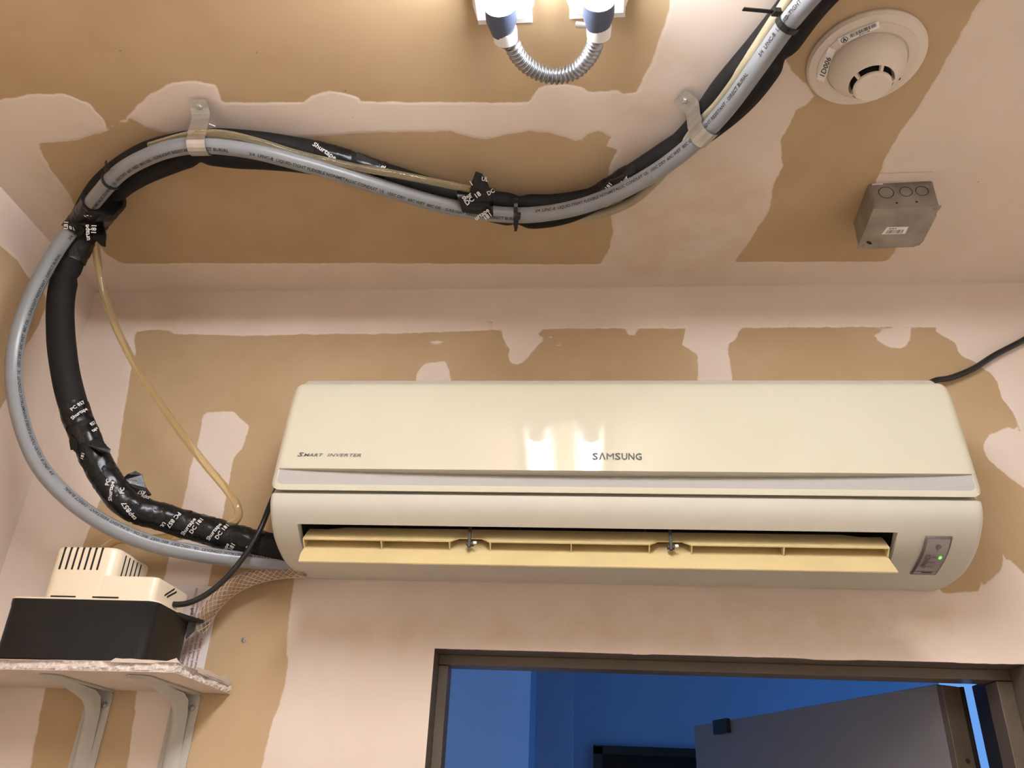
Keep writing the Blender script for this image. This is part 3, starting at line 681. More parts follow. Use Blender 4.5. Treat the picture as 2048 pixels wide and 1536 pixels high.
tie(pg, pg.near(aZ(1035, 430, ZG)), .0155, (aZ(1036, 432, 2.765), aZ(1031, 462, 2.762)), 'black cable tie with a hanging tail at the low middle of the conduit', 1.5, (0, 0, .004), .0065)
tie(pg, pg.near(aZ(1568, 40, ZG)), RG + .0012, (aZ(1552, 24, 2.772), aZ(1486, 18, 2.768)), 'black cable tie with a long sideways tail at the upper right end', w=.008)

# ------------------------------------------------------------------ air conditioner
XA0, XA1 = -0.476, 0.571
ac = empty('air_conditioner', (0.0475, 0, 2.236), 'cream wall mounted air conditioner with its louver open, above the doorway', 'air conditioner')
PROF = [(-.001, 2.240), (-.030, 2.2362), (-.060, 2.2352), (-.0948, 2.236), (-.115, 2.2388), (-.132, 2.2434), (-.1487, 2.2490), (-.1677, 2.2575), (-.180, 2.2668), (-.1880, 2.2735), (-.1975, 2.2835), (-.2035, 2.2915), (-.2085, 2.3020), (-.2095, 2.3150), (-.2035, 2.3200), (-.196, 2.330), (-.188, 2.42), (-.172, 2.520), (-.150, 2.5440), (-.10, 2.5460), (-.001, 2.5460)]
IV0, IV1 = 4, 9
def inset(prof, e):
    n = len(prof); out = []
    for i in range(n):
        a = Vector(prof[i - 1] if i else prof[0]); b = Vector(prof[i]); c = Vector(prof[i + 1] if i < n - 1 else prof[-1])
        t = (c - a).normalized(); nrm = Vector((t.y, -t.x)) if True else 0
        ctr = Vector((-.09, 2.39))
        if (b - ctr).dot(nrm) < 0: nrm = -nrm
        q = b - nrm * e
        if i in (0, n - 1): q.x = b.x
        out.append((q.x, q.y))
    return out
VX0, VX1 = -.433, .4535
xsn = [(XA0, .007), (XA0 + .0008, .0040), (XA0 + .0025, .0019), (XA0 + .0055, .0004), (XA0 + .008, 0), (VX0, 0), (VX1, 0), (XA1 - .008, 0), (XA1 - .0055, .0004), (XA1 - .0025, .0019), (XA1 - .0008, .0040), (XA1, .007)]
rings = [[Vector((x, y, z)) for y, z in inset(PROF, e)] for x, e in xsn]
mb = MB(); n = len(PROF); vs = [p for r in rings for p in r]; fs = []
for i in range(len(rings) - 1):
    for j in range(n - 1):
        if i == 5 and IV0 <= j < IV1: continue
        fs.append((i * n + j, i * n + j + 1, (i + 1) * n + j + 1, (i + 1) * n + j))
fs.append(tuple(range(n))); fs.append(tuple((len(rings) - 1) * n + j for j in range(n - 1, -1, -1)))
mb.add(vs, fs)
# rim of the outlet turned inward
o0 = [Vector((x, *PROF[j])) for x, j in [(VX0, k) for k in range(IV0, IV1 + 1)] + [(VX1, k) for k in range(IV1, IV0 - 1, -1)]]
mb2 = MB(); mb2.add(o0 + [p + Vector((0, .012, .010)) for p in o0], [(i, (i + 1) % len(o0), (i + 1) % len(o0) + len(o0), i + len(o0)) for i in range(len(o0))])
body = mb.build('casing', ACW, ac, 32); mb2.build('outlet_rim', ACW, ac, 40)
# dark outlet duct
mb = MB(); o1 = [(y + .002, z + .002) for y, z in PROF[IV0:IV1 + 1]]; ins_ = [(-.05, 2.30), (-.05, 2.262)]
for x in (VX0 + .001, VX1 - .001): pass
sec = [(-.105, 2.243), (-.04, 2.27), (-.05, 2.33), (-.12, 2.33), (-.183, 2.2795)]
V = [Vector((x, y, z)) for x in (VX0 - .001, VX1 + .001) for y, z in sec]
mb.add(V, [(0, 1, 6, 5), (1, 2, 7, 6), (2, 3, 8, 7), (3, 4, 9, 8), (0, 1, 2, 3, 4), (9, 8, 7, 6, 5)]); mb.build('outlet_duct', DARK, ac)
for x in (-.3, -.1, .1, .3):
    mb = MB(); mb.sheet([(x, -.09, 2.262), (x, -.128, 2.288), (x, -.11, 2.32), (x, -.06, 2.30)], (.002, 0, 0)); mb.build('inner_vane', DARKP, ac)

# front panel with a recessed grey strip
from bisect import bisect
PZS = [2.3185, 2.325, 2.340, 2.3545, 2.375, 2.395, 2.415, 2.435, 2.455, 2.475, 2.495, 2.507, 2.515, 2.521]
PYS = [-.2150, -.2165, -.2158, -.2140, -.2121, -.21015, -.2081, -.2059, -.2034, -.2003, -.1963, -.1931, -.1898, -.1840]
def py_(z): return float(np.interp(z, PZS, PYS))
ZB0, ZS0, ZS1, ZT1 = 2.3185, 2.3275, 2.3545, 2.521
def pv(x, z):
    e = min(x - XA0, XA1 - x); y = py_(z)
    if e < .010: y += .006 * (1 - e / .010) ** 2
    return Vector((x, y, z))
rt = .026
xcols = [XA0, XA0 + .003, XA0 + .008] + list(np.linspace(XA0 + .014, XA1 - .0135, 60)) + [XA1 - .0075, XA1 - .003, XA1]
zrows = list(np.linspace(ZS1, ZT1 - rt, 18)) + [ZT1 - rt + rt * math.sin(math.radians(a)) for a in (12, 24, 36, 48, 60, 70, 80, 90)]
def xin(z): return 0 if z <= ZT1 - rt else rt - math.sqrt(max(rt * rt - (z - ZT1 + rt) ** 2, 0))
mb = MB(); vs = []; nc = len(xcols)
for z in zrows:
    k = xin(z)
    for x in xcols: vs.append(pv(x, z) if k == 0 else pv(XA0 + k + (x - XA0) * (XA1 - XA0 - 2 * k) / (XA1 - XA0), z) )
mb.add(vs, [(i * nc + j, i * nc + j + 1, (i + 1) * nc + j + 1, (i + 1) * nc + j) for i in range(len(zrows) - 1) for j in range(nc - 1)])
def upath(x0, x1, z0, r, n=60):
    out = [(x0, ZS1), (x0, (ZS1 + z0 + r) / 2)]
    for k in range(7): a = math.radians(180 + 15 * k); out.append((x0 + r + r * math.cos(a), z0 + r + r * math.sin(a)))
    for k in range(1, n): out.append((x0 + r + (x1 - x0 - 2 * r) * k / n, z0))
    for k in range(7): a = math.radians(270 + 15 * k); out.append((x1 - r + r * math.cos(a), z0 + r + r * math.sin(a)))
    return out + [(x1, (ZS1 + z0 + r) / 2), (x1, ZS1)]
uo = upath(XA0, XA1, ZB0, .016); ui = upath(XA0 + .008, XA1 - .0075, ZS0, .011); um = [((a[0] + b[0]) / 2, (a[1] + b[1]) / 2) for a, b in zip(uo, ui)]
nu = len(uo)
mb.add([pv(*q) for q in uo] + [pv(*q) for q in um] + [pv(*q) for q in ui], [(r * nu + i, r * nu + i + 1, (r + 1) * nu + i + 1, (r + 1) * nu + i) for r in (0, 1) for i in range(nu - 1)])
po = mb.build('front_panel', ACP, ac, 30)
md = po.modifiers.new('thickness', 'SOLIDIFY'); md.thickness = .021; md.offset = -1
# make sure solidify grows towards the wall
if sum(p.normal.y for p in po.data.polygons) > 0: po.data.flip_normals()
sx0, sx1 = XA0 + .0040, XA1 - .0040; mb = MB(); vs = []; NX = 60; NZ = 6
for i in range(NX + 1):
    u = i / NX; x = sx0 + (sx1 - sx0) * u
    dep = .0005 + .0185 * (4 * u * (1 - u)) ** .8
    for j in range(NZ + 1):
        v = j / NZ; z = ZS0 - .003 + (ZS1 - ZS0 + .005) * v
        zz_ = z
        vs.append(Vector((x, py_(zz_) + .0012 + dep * v ** .85, zz_)))
mb.add(vs, [(i * (NZ + 1) + j, (i + 1) * (NZ + 1) + j, (i + 1) * (NZ + 1) + j + 1, i * (NZ + 1) + j + 1) for i in range(NX) for j in range(NZ)])
mb.build('grey_strip', ACG, ac, 40)
def panel_text(body, size, x, z, width, shear=0, bold=0, squash=1.0):
    v, f = text2d(body, size, shear, bold); k = width / text_w(v); mbx = MB()
    return [Vector((x + a * k, py_(z + b * squash) - .0008, z + b * squash)) for a, b in v], f
mb = MB(); lx = .0165
for ch_, w_ in (('S', .0086), ('Λ', .0100), ('M', .0112), ('S', .0086), ('U', .0088), ('N', .0092), ('G', .0094)):
    mb.add(*panel_text(ch_, .0158, lx, 2.3735, w_, 0, 0 if ch_ == 'M' else .018)); lx += w_ + .0014
mb.build('brand_lettering', LOGO, po)
mb = MB(); mb.add(*panel_text('S', .0098, -.4425, 2.3753, .0095, .25, .02)); mb.add(*panel_text('MART', .0074, -.4325, 2.3753, .031, .25, .004)); mb.add(*panel_text('INVERTER', .0074, -.3945, 2.3753, .0535, .25, .004)); mb.build('small_lettering', LOGO, po)

# louver
fp = empty('x', (0, 0, 0)); bpy.data.objects.remove(fp)
FX0, FX1 = -.4262, .4440
mb = MB()
low = [(-.145, 2.2660), (-.157, 2.2485), (-.172, 2.2325), (-.192, 2.2150)]
nx = 40; vs = []
for i in range(nx + 1):
    for k, (y, z) in enumerate(low):
        x = FX0 + (FX1 - FX0) * i / nx
        if k == 3: x = FX0 + .0045 + (FX1 - FX0 - .0020) * i / nx
        if k == 3: x = -.4203 + (.4425 + .4203) * i / nx
        vs.append(Vector((x, y, z)))
th = Vector((0, .0013, -.0013))
mb.add(vs, [(i * 4 + k, (i + 1) * 4 + k, (i + 1) * 4 + k + 1, i * 4 + k + 1) for i in range(nx) for k in range(3)])
lv = mb.build('louver', FLAP, ac, 50); md = lv.modifiers.new('t', 'SOLIDIFY'); md.thickness = .0018; md.offset = 1
if sum(p.normal.y for p in lv.data.polygons) < 0: lv.data.flip_normals()
RID = (-.172, 2.2549); UPB = (-.148, 2.2812)
hx = []
for px, pyy in ((936, 1080), (1344, 1087)): hx.append(aY(px, pyy, -.19).x)
def ridge_at(x):
    d = min(abs(x - h) for h in hx); k = 0 if d > .0295 else 1 if d < .0175 else (.0295 - d) / .012
    return (RID[0] + .0095 * k, RID[1] + .0078 * k)
mb = MB(); vs = []
XS = sorted(set([FX0, FX1] + [h + o for h in hx for o in (-.0295, -.0175, 0, .0175, .0295)] + list(np.linspace(FX0, FX1, 30))))
for x in XS:
    r = ridge_at(x); vs += [Vector((x, r[0], r[1])), Vector((x, (r[0] + UPB[0]) / 2, (r[1] + UPB[1]) / 2)), Vector((x, UPB[0], UPB[1] - (.003 if x < FX0 + .06 or x > FX1 - .06 else 0)))]
mb.add(vs, [(i * 3 + k, (i + 1) * 3 + k, (i + 1) * 3 + k + 1, i * 3 + k + 1) for i in range(len(XS) - 1) for k in (0, 1)])
ub = mb.build('upper_blade', FLAP, lv, 50); md = ub.modifiers.new('t', 'SOLIDIFY'); md.thickness = .0022; md.offset = 0
ribs = [FX0 + .0008, aY(757, 1085, -.185).x, hx[0] - .031, hx[0] + .031, aY(1142, 1095, -.185).x, hx[1] - .031, hx[1] + .031, aY(1574, 1100, -.185).x, FX1 - .0008]
for x in ribs:
    mb = MB(); mb.sheet([(x - .0008, RID[0], RID[1]), (x - .0008, -.1605, 2.2435), (x - .0008, -.147, 2.2600), (x - .0008, UPB[0], UPB[1] - .004)], (.0016, 0, 0)); mb.build('rib', FLAP, lv)
for h in hx:
    mb = MB(); mb.box(h - .0022, h + .0022, -.176, -.171, 2.246, 2.282); mb.box(h - .005, h + .006, -.172, -.164, 2.2500, 2.2550); mb.build('hinge_arm', DARKP, lv, bevel=.0006)
    mb = MB(); M_ = T((h + .006, -.174, 2.253), (1, 0, 0)); mb.lathe([(.0001, 0), (.0022, 0), (.0022, .005), (.0001, .005)], M_, 8); mb.build('hinge_pin', WHITEM, lv)

for o_ in (po, lv, ub):
    e_ = o_.modifiers.new('split', 'EDGE_SPLIT'); e_.split_angle = math.radians(35); e_.use_edge_sharp = False

# display plate on the right of the casing
def csurf(v):                                           # v 0..1 from top to bottom of the plate
    seg = [(-.1842, 2.2702)] + [PROF[k] for k in (7, 6, 5)] + [(-.1075, 2.2377)]
    L_ = [0]
    for a, b in zip(seg, seg[1:]): L_.append(L_[-1] + math.hypot(a[0] - b[0], a[1] - b[1]))
    d = v * L_[-1]; y = np.interp(d, L_, [q[0] for q in seg]); z = np.interp(d, L_, [q[1] for q in seg])
    return float(y), float(z)
def dpos(u, v, h):
    y, z = csurf(v); return Vector((.4925 - .002 * v + u * .0365, y - h * .6, z - h * .8))
def patch(u0, u1, v0, v1, h, nU=2, nV=10):
    mb = MB(); V = [dpos(u0 + (u1 - u0) * i / nU, v0 + (v1 - v0) * j / nV, h) for i in range(nU + 1) for j in range(nV + 1)]
    mb.add(V, [(i * (nV + 1) + j, (i + 1) * (nV + 1) + j, (i + 1) * (nV + 1) + j + 1, i * (nV + 1) + j + 1) for i in range(nU) for j in range(nV)]); return mb
dsp = patch(0, 1, 0, 1, .0010).build('display', DISPF, ac, 50)
md = dsp.modifiers.new('t', 'SOLIDIFY'); md.thickness = .003; md.offset = 0
patch(.07, .93, .03, .87, .0034).build('screen', DISP, dsp, 50)
patch(.07, .93, .885, .97, .0034).build('screen_foot', DISP, dsp, 50)
mb = patch(.36, .78, .905, .935, .0040); mb.build('slot', DARKP, dsp)
mb = MB()
for u, v, r, hole in ((.28, .44, .115, .06), (.28, .58, .10, 0), (.27, .70, .095, 0)):
    k = 14; c = [(u + r * math.cos(2 * math.pi * i / k), v + r * .62 * math.sin(2 * math.pi * i / k)) for i in range(k)]
    if hole:
        ci = [(u + hole * math.cos(2 * math.pi * i / k), v + hole * .62 * math.sin(2 * math.pi * i / k)) for i in range(k)]
        mb.add([dpos(a, b, .0042) for a, b in c + ci], [(i, (i + 1) % k, (i + 1) % k + k, i + k) for i in range(k)])
    else: mb.add([dpos(a, b, .0042) for a, b in c], [tuple(range(k))])
    mb.add([dpos(a, b, .0042) for a, b in ((u + .17, v - .012), (u + .34, v - .012), (u + .34, v + .012), (u + .17, v + .012))], [(0, 1, 2, 3)])
arc = [(.53 + .15 * math.cos(math.radians(a)), .265 + .13 * math.sin(math.radians(a)) * -1) for a in range(35, 146, 10)]
mb.add([dpos(a, b, .0042) for a, b in arc + [(.53, .265)]], [tuple(range(len(arc) + 1))])
mb.add([dpos(a, b, .0042) for a, b in ((.515, .275), (.545, .275), (.545, .30), (.515, .30))], [(0, 1, 2, 3)])
mb.build('icon_print', ICON, dsp, None, 'stuff')
mb = MB(); k = 12; mb.add([dpos(.74 + .06 * math.cos(2 * math.pi * i / k), .44 + .04 * math.sin(2 * math.pi * i / k), .0046) for i in range(k)], [tuple(range(k))]); mb.build('indicator_light', LED, dsp)['label'] = 'lit green indicator light'

# ------------------------------------------------------------------ condensate pump on its gypsum shelf
ZS = 2.0645
sh = empty('gypsum_shelf', (-.79, 0, 2.05), 'shelf of broken plasterboard with crumbling edges, under the black pump', 'shelf')
outl = [(-1.024, -.001), (-1.024, -.170), (-.848, -.182), (-.75, -.191), (-.66, -.199), (-.5675, -.2036), (-.5655, -.15), (-.5650, -.08), (-.5645, -.001)]
def dens(o, st=.004):
    out = []
    for a, b in zip(o, o[1:]):
        n = max(1, int(math.hypot(b[0] - a[0], b[1] - a[1]) / st))
        out += [(a[0] + (b[0] - a[0]) * k / n, a[1] + (b[1] - a[1]) * k / n) for k in range(n)]
    return out + [o[-1]]
dn = dens(outl); rs = []
for iz, z in enumerate(np.linspace(2.0506, ZS - .0006, 7)):
    ring = []
    for x, y in dn:
        k = 0 if (y > -.004 or x < -1.02) else 1
        q = noise.noise(Vector((x * 160, y * 160, z * 260))) * .0030 + noise.noise(Vector((x * 45, y * 45, z * 60))) * .0035 + .0012 * math.sin(iz)
        cx, cy = -.8, 0; dx, dy = (x - cx), (y - cy)
        nx_, ny_ = (1, 0) if x > -.57 and y > -.2 else (0, -1)
        ring.append(Vector((x + nx_ * (q - .002) * k, y + ny_ * (q - .002) * k, z)))
    rs.append(ring)
mb = MB(); mb.rings(rs); mb.build('gypsum_core', GYP, sh)
def paper_sheet(z, seed, amp, name):
    pts = []
    for x, y in dens(outl, .008):
        k = 0 if (y > -.004 or x < -1.02) else 1
        q = noise.noise(Vector((x * 30, y * 30, seed))) * amp; nx_, ny_ = (1, 0) if x > -.57 and y > -.2 else (0, -1)
        pts.append(Vector((x + nx_ * q * k, y + ny_ * q * k, z)))
    mb = MB(); mb.sheet(pts, (0, 0, .0006)); return mb.build(name, SHELFP, sh)
paper_sheet(2.0500, 3, .0030, 'paper_face'); paper_sheet(ZS - .0008, 8, .005, 'paper_face')
mb = MB()
mb.sheet([aY(x, y, -.2015) for x, y in ((224,1320),(231,1316),(246,1317.5),(262,1317),(281,1319),(300,1319.5),(318,1321),(334,1322),(347,1318),(353,1316),(359,1325),(340,1327),(280,1326),(220,1324))], (0, .0007, 0))
mb.sheet([aX(x, y, -.5655) for x, y in ((395,1334),(420,1343),(440,1352),(452,1350),(460,1362),(458,1372),(440,1364),(396,1345))], (-.0007, 0, 0))
mb.build('torn_paper_lip', SHELFP, sh)

def bracket(x0, x1, ytip, label):
    b = empty('shelf_bracket', ((x0 + x1) / 2, 0, 2.05), label, 'bracket', 'steel brackets under the gypsum shelf')
    zt = 2.0494; xm = (x0 + x1) / 2 - .004; mb = MB()
    o = rrect(x0, x1, 1.70, zt - .001, .008); mb.rings([[Vector((x, y, z)) for x, z in o] for y in (-.0005, -.0028)]); mb.build('wall_plate', BRKT, b)
    mb = MB(); w0 = (x1 - x0) * .5
    mb.sheet([(x0, -.001, zt), (x1, -.001, zt), (x1 - .004, ytip + .01, zt), (x1 - .012, ytip, zt), (x0 + .012, ytip, zt), (x0 + .004, ytip + .01, zt)], (0, 0, -.0024)); mb.build('shelf_plate', BRKT, b)
    # pressed rib that fills the corner
    prof = [(-.002, 1.705), (-.0105, 1.715), (-.0125, 1.95), (-.0150, 2.000), (-.022, 2.0180), (-.040, 2.0290), (-.10, 2.0410), (ytip + .012, 2.0468)]
    mb = MB(); rs = []
    for x, e in ((xm - .012, 0), (xm - .0075, .75), (xm - .002, 1), (xm + .004, .9), (xm + .010, .35), (xm + .014, 0)):
        ring = []
        for (y, z) in prof:
            by, bz = (-.0026, z) if z < 2.0 else (y, zt - .0022)
            t = (2.03 - z) / .06 if 1.98 < z < 2.03 else (1 if z <= 1.98 else 0)
            t = min(max((2.035 - z) / .05, 0), 1); bp_ = Vector((0, -.0026 * t + y * (1 - t), z * t + (zt - .0022) * (1 - t)))
            ring.append(Vector((x, bp_.y + (y - bp_.y) * e, bp_.z + (z - bp_.z) * e)))
        rs.append(ring)
    n_ = len(prof); mb.add([p for r in rs for p in r], [(i * n_ + j, (i + 1) * n_ + j, (i + 1) * n_ + j + 1, i * n_ + j + 1) for i in range(len(rs) - 1) for j in range(n_ - 1)])
    mb.build('rib', BRKT, b, 60)
    screw('screw', (x1 - .009, -.003, 2.0268), (0, -1, 0), .0040, BOXM, b)
    return b
bracket(-.803, -.7595, -.158, 'grey pressed steel bracket under the shelf, on its left')
bracket(-.658, -.6125, -.178, 'grey pressed steel bracket near the broken right end of the shelf')

pu = empty('condensate_pump', (-.745, -.11, ZS), 'small condensate pump with black tank and cream vented motor cover, on the shelf', 'pump')
mb = MB(); rs = []
PX0, PX1, PY0, PY1, PZ = -.866, -.633, -.176, -.046, 2.1545
for z, e in ((ZS + .0003, .004), (ZS + .004, .001), (PZ - .010, 0), (PZ - .009, -.0005), (PZ, -.001)):
    rs.append([Vector((x, y, z)) for x, y in rrect(PX0 + e, PX1 - e, PY0 + e, PY1 - e, .016)])
mb.rings(rs); mb.build('tank', TANK, pu, 35)
mb = MB()
A = Vector((-.634, -.085, PZ)); mb.sheet([(-.636, -.11, PZ), (-.630, -.10, PZ + .001), (-.609, -.036, PZ + .001), (-.612, -.030, PZ + .001), (-.636, -.046, PZ)], (0, 0, -.005))
mb.sheet([(-.612, -.046, PZ - .004), (-.609, -.036, PZ - .004), (-.611, -.036, PZ - .016), (-.615, -.043, PZ - .017)], (-.003, .003, 0))
mb.sheet([(-.634, -.060, PZ - .004), (-.622, -.052, PZ - .004), (-.624, -.050, PZ - .016), (-.634, -.055, PZ - .030)], (-.002, .006, 0))
mb.build('tank_lug', DARKP, pu)
mb = MB(); rs = []
o = rrect(PX0 - .001, PX1 + .001, PY0 - .001, PY1 + .001, .017); mb.rings([[Vector((x, y, z)) for x, y in o] for z in (PZ, PZ + .0022)]); mb.build('cover_flange', CREAM, pu, 35)
mb = MB(); rbox(mb, -.79, -.6405, -.1728, -.058, PZ + .002, 2.1925, .011, .003); mb.build('cover_base', CREAM, pu, 35)
mb = MB(); rbox(mb, -.8195, -.7150, -.1735, -.060, PZ + .002, 2.2375, .018, .006); mb.build('motor_cover', CREAM, pu, 35)
for k in range(7):
    mb = MB(); x = -.8015 + k * .01015; mb.box(x - .0014, x + .0014, -.1742, -.1700, 2.2005, 2.2355); mb.build('vent_slot', DARK, pu)
for k in range(5):
    mb = MB(); y = -.148 + k * .0125; mb.box(-.716, -.7143, y - .0013, y + .0013, 2.196, 2.231); mb.build('vent_slot', DARK, pu)
for xa, xb in ((100, 151), (184, 237)):
    q = aY(xa, 1197, -.173); r_ = aY(xb, 1196, -.173); mb = MB(); mb.box(q.x, r_.x, -.1737, -.1700, PZ + .0035, PZ + .0058); mb.build('vent_slot', DARK, pu)
for k in range(2):
    a = aX(329 + k * 5, 1195 + k * 3 - 2, -.6400); b_ = aX(349 + k * 4, 1180 + k * 6, -.6400); mb = MB(); mb.hexa(a, a + Vector((0, 0, .0032)), b_ + Vector((0, 0, .0032)), b_, (-.002, 0, 0)); mb.build('vent_slot', DARK, pu)

# leaflet behind the pump, against the wall
cd = empty('leaflet', (-.66, -.004, ZS), 'white leaflet with red print standing behind the pump against the wall', 'leaflet')
mb = MB(); C4 = [Vector((-.735, -.0015, ZS + .001)), Vector((-.6165, -.0015, ZS + .001)), Vector((-.6165, -.0015, 2.2225)), Vector((-.735, -.0015, 2.2225))]; mb.hexa(*C4, (0, -.001, 0)); mb.build('sheet', PAPERW, cd)
mb = MB()
for k, (msg, z0) in enumerate((('WARNING: DISCONNECT POWER', 2.072), ('before servicing this unit', 2.070), ('keep tank level and clean', 2.074), ('check float switch yearly', 2.068))):
    text_plane(mb, msg, .0068, (-.640 + k * .0075 - .012, -.0032, z0), (0, 0, 1), (-1, 0, 0)); text_plane(mb, msg, .0058, (-.636 + k * .0068 - .02, -.0032, z0 + .098), (0, 0, .55), (-1, 0, 0))
mb.build('red_print', PRINTR, cd, kind='stuff')
mb = MB(); text_plane(mb, '1:to9', .009, (-.655, -.0032, 2.170), (0, 0, .9), (-1, 0, 0)); mb.build('black_print', PRINTK, cd)

# cords and the braided hose
pw = Path(hose_pts([(338,1206,'y',-.105),(352,1209,'y',-.107),(380,1205,'y',-.107),(420,1184,'y',-.107),(460,1148,'y',-.108),(497,1100,'y',-.108),(522,1055,'y',-.106),(540,1010,'y',-.095),(560,960,'y',-.06)]), .005)
mb = MB(); tube(mb, pw, .0046, 12); tag(mb.build('power_cord', CORD, None, 60), 'black power cord rising from the pump to behind the air conditioner', 'cord')
pw2 = Path(hose_pts([(1830,790,'y',-.03),(1868,762,'y',-.02),(1900,756,'y',-.012),(1945,738,'y',-.009),(1990,710,'y',-.0085),(2040,684,'y',-.009),(2120,640,'y',-.009)]) + [Vector((1.05, -.009, 2.775)), Vector((XR - .001, -.009, 2.80))], .006)
mb = MB(); tube(mb, pw2, .0054, 12); tag(mb.build('black_cable', CORD, None, 60), 'black cord climbing the wall to the right of the air conditioner', 'cord')
pb = Path(hose_pts([(396,1262,'y',-.036),(408,1238,'y',-.038),(430,1205,'y',-.04),(465,1174,'y',-.042),(510,1153,'y',-.044),(560,1142,'y',-.046),(610,1138,'y',-.05)]), .005)
RBH = .0125
bh = empty('braided_hose', pb.at(pb.L / 2)[0], 'clear hose with tan braid running from the pump to under the air conditioner', 'hose')
mb = MB(); pipe(mb, pb, RBH, .0100, 22); mb.build('hose_wall', BRAIDC, bh, 60)
mb = MB(); nh = 9
for sgn in (1, -1):
    for k in range(nh):
        rs = []; n = int(pb.L / .004)
        for i in range(n + 1):
            d = pb.L * i / n; a = 2 * math.pi * k / nh + sgn * d * 62
            c = pb.surf(d, a, RBH + .0002); u = pb.surf(d, a, RBH + .0009); w_ = (pb.surf(d, a + .06, RBH + .0004) - pb.surf(d, a - .06, RBH + .0004)) * .35
            rs.append([c - w_, u, c + w_])
        mb.rings(rs, True, False, False)
mb.build('braid', BRAID, bh, None, 'stuff')
screw('wall_screw', aY(488, 1280, -.0005), (0, -1, 0), .0036, BOXM)
tag(bpy.data.objects['wall_screw'], 'lone screw head in the wall to the right of the pump', 'screw')
q = aY(980, 648, 0); mb = MB(); mb.box(q.x - .006, q.x + .005, -.002, -.0002, q.z + .004, q.z + .0052); mb.box(q.x - .002, q.x - .001, -.0015, -.0002, q.z - .012, q.z + .004); mb.box(q.x + .004, q.x + .005, -.0015, -.0002, q.z - .012, q.z + .004)
mb.build('tape_tear', WALLP, wb)

# ------------------------------------------------------------------ junction box on the ceiling
JA = math.radians(-2.2); JC = Vector((.5275, -.2385, 0)); JH = .0515; JZ = ZC - .0545
JM = Matrix.Translation(JC) @ Matrix.Rotation(JA, 4, 'Z')
jb = empty('junction_box', (JC.x, JC.y, ZC), 'square galvanised junction box with blank cover on the ceiling at right', 'junction box')
mb = MB(); rbox(mb, -JH, JH, -JH, JH, JZ + .0016, ZC - .0004, .006, .0005, M=JM); mb.build('box_body', BOXM, jb, 30)
mb = MB(); oc = [(-JH - .001, -JH - .001 + .003), (-JH + .003, -JH - .001), (JH - .014, -JH - .001), (JH - .008, -JH + .004), (JH + .001, -JH + .012), (JH + .001, JH - .010), (JH - .010, JH + .001), (-JH + .003, JH + .001), (-JH - .001, JH - .003)]
oc = [(-JH - .001, -JH - .001), (JH + .001, -JH - .001), (JH + .001, -JH + .008), (JH - .006, -JH + .012), (JH - .004, -JH + .017), (JH + .001, -JH + .022), (JH + .001, JH - .012), (JH - .010, JH + .001), (-JH - .001, JH + .001)]
mb.sheet([JM @ Vector((x, y, JZ)) for x, y in oc], (0, 0, .0014)); mb.build('cover_plate', BOXM, jb)
for u, v in ((JH - .006, -JH + .006), (-JH + .008, JH - .008)): screw('screw', JM @ Vector((u, v, JZ - .0002)), (0, 0, -1), .0030, BOXM, jb)
mb = MB(); M_ = JM @ Matrix.Translation((-JH + .015, JH - .016, JZ - .0003)) @ Matrix.Rotation(.75, 4, 'Z'); k = 14
mb.add([M_ @ Vector((.0065 * math.cos(2 * math.pi * i / k), .0028 * math.sin(2 * math.pi * i / k), 0)) for i in range(k)], [tuple(range(k))]); mb.build('slot_hole', DARK, jb)
FM = JM @ Matrix(((1, 0, 0, 0), (0, 0, 1, -JH), (0, -1, 0, ZC), (0, 0, 0, 1)))      # face frame: u along x, v down from the ceiling, w out of the front
FM = JM @ Matrix(((1, 0, 0, 0), (0, 0, -1, -JH), (0, -1, 0, ZC), (0, 0, 0, 1)))
for u, r in ((-.027, .0125), (.004, .0105), (.029, .0105)):
    mb = MB(); M_ = FM @ Matrix.Translation((u, .021, 0)); mb.lathe([(r + .0022, 0), (r + .0020, .0007), (r, .0009), (r - .0006, .0001)], M_, 28); g_ = MB(); g_.lathe([(r - .0001, .0011), (r - .0013, .0011)], M_, 28); g_.build('knockout_groove', DARKP, jb)
    mb.lathe([(r - .0012, .0002), (r - .0016, .0009), (.0001, .0009)], M_, 28); mb.build('knockout', BOXM, jb, 30)
for u, v in ((-.014, .043), (.017, .0425)):
    mb = MB(); M_ = FM @ Matrix.Translation((u, v, .0003)); mb.add([M_ @ Vector((.0021 * math.cos(2 * math.pi * i / 10), .0016 * math.sin(2 * math.pi * i / 10), 0)) for i in range(10)], [tuple(range(10))]); mb.build('screw_hole', DARK, jb)
mb = MB(); mb.box(-.046, -.029, .0008, .003, -.0002, .0012, FM); mb.build('mud_smear', WHITEM, jb)
def sticker(corners, nrm, material, name, parent, th=.0004):
    nrm = Vector(nrm); mb = MB(); mb.hexa(*[Vector(c) + nrm * .0003 for c in corners], nrm * th); return mb.build(name, material, parent)
def bars(corners, nrm, u0, u1, v0, v1, n, mb, seed=1):
    rnd = random.Random(seed); tl, tr, br, bl = [Vector(c) + Vector(nrm) * .0010 for c in corners]; u = u0
    P = lambda u, v: tl.lerp(tr, u).lerp(bl.lerp(br, u), v)
    st = (u1 - u0) / n
    for i in range(n):
        w = st * rnd.choice((.3, .45, .7)); mb.add([P(u, v0), P(u + w, v0), P(u + w, v1), P(u, v1)], [(0, 1, 2, 3)]); u += st
zq = JZ
lc = [aZ(1774, 454, zq), aZ(1817, 453, zq), aZ(1810, 467, zq), aZ(1763, 468, zq)]
so = sticker(lc, (0, 0, -1), LABEL, 'barcode_label', jb); mb = MB(); bars(lc, (0, 0, -1), .12, .86, .38, .88, 16, mb, 4); bars(lc, (0, 0, -1), .14, .5, .12, .26, 5, mb, 5); mb.build('barcode', PRINTK, so, kind='stuff')
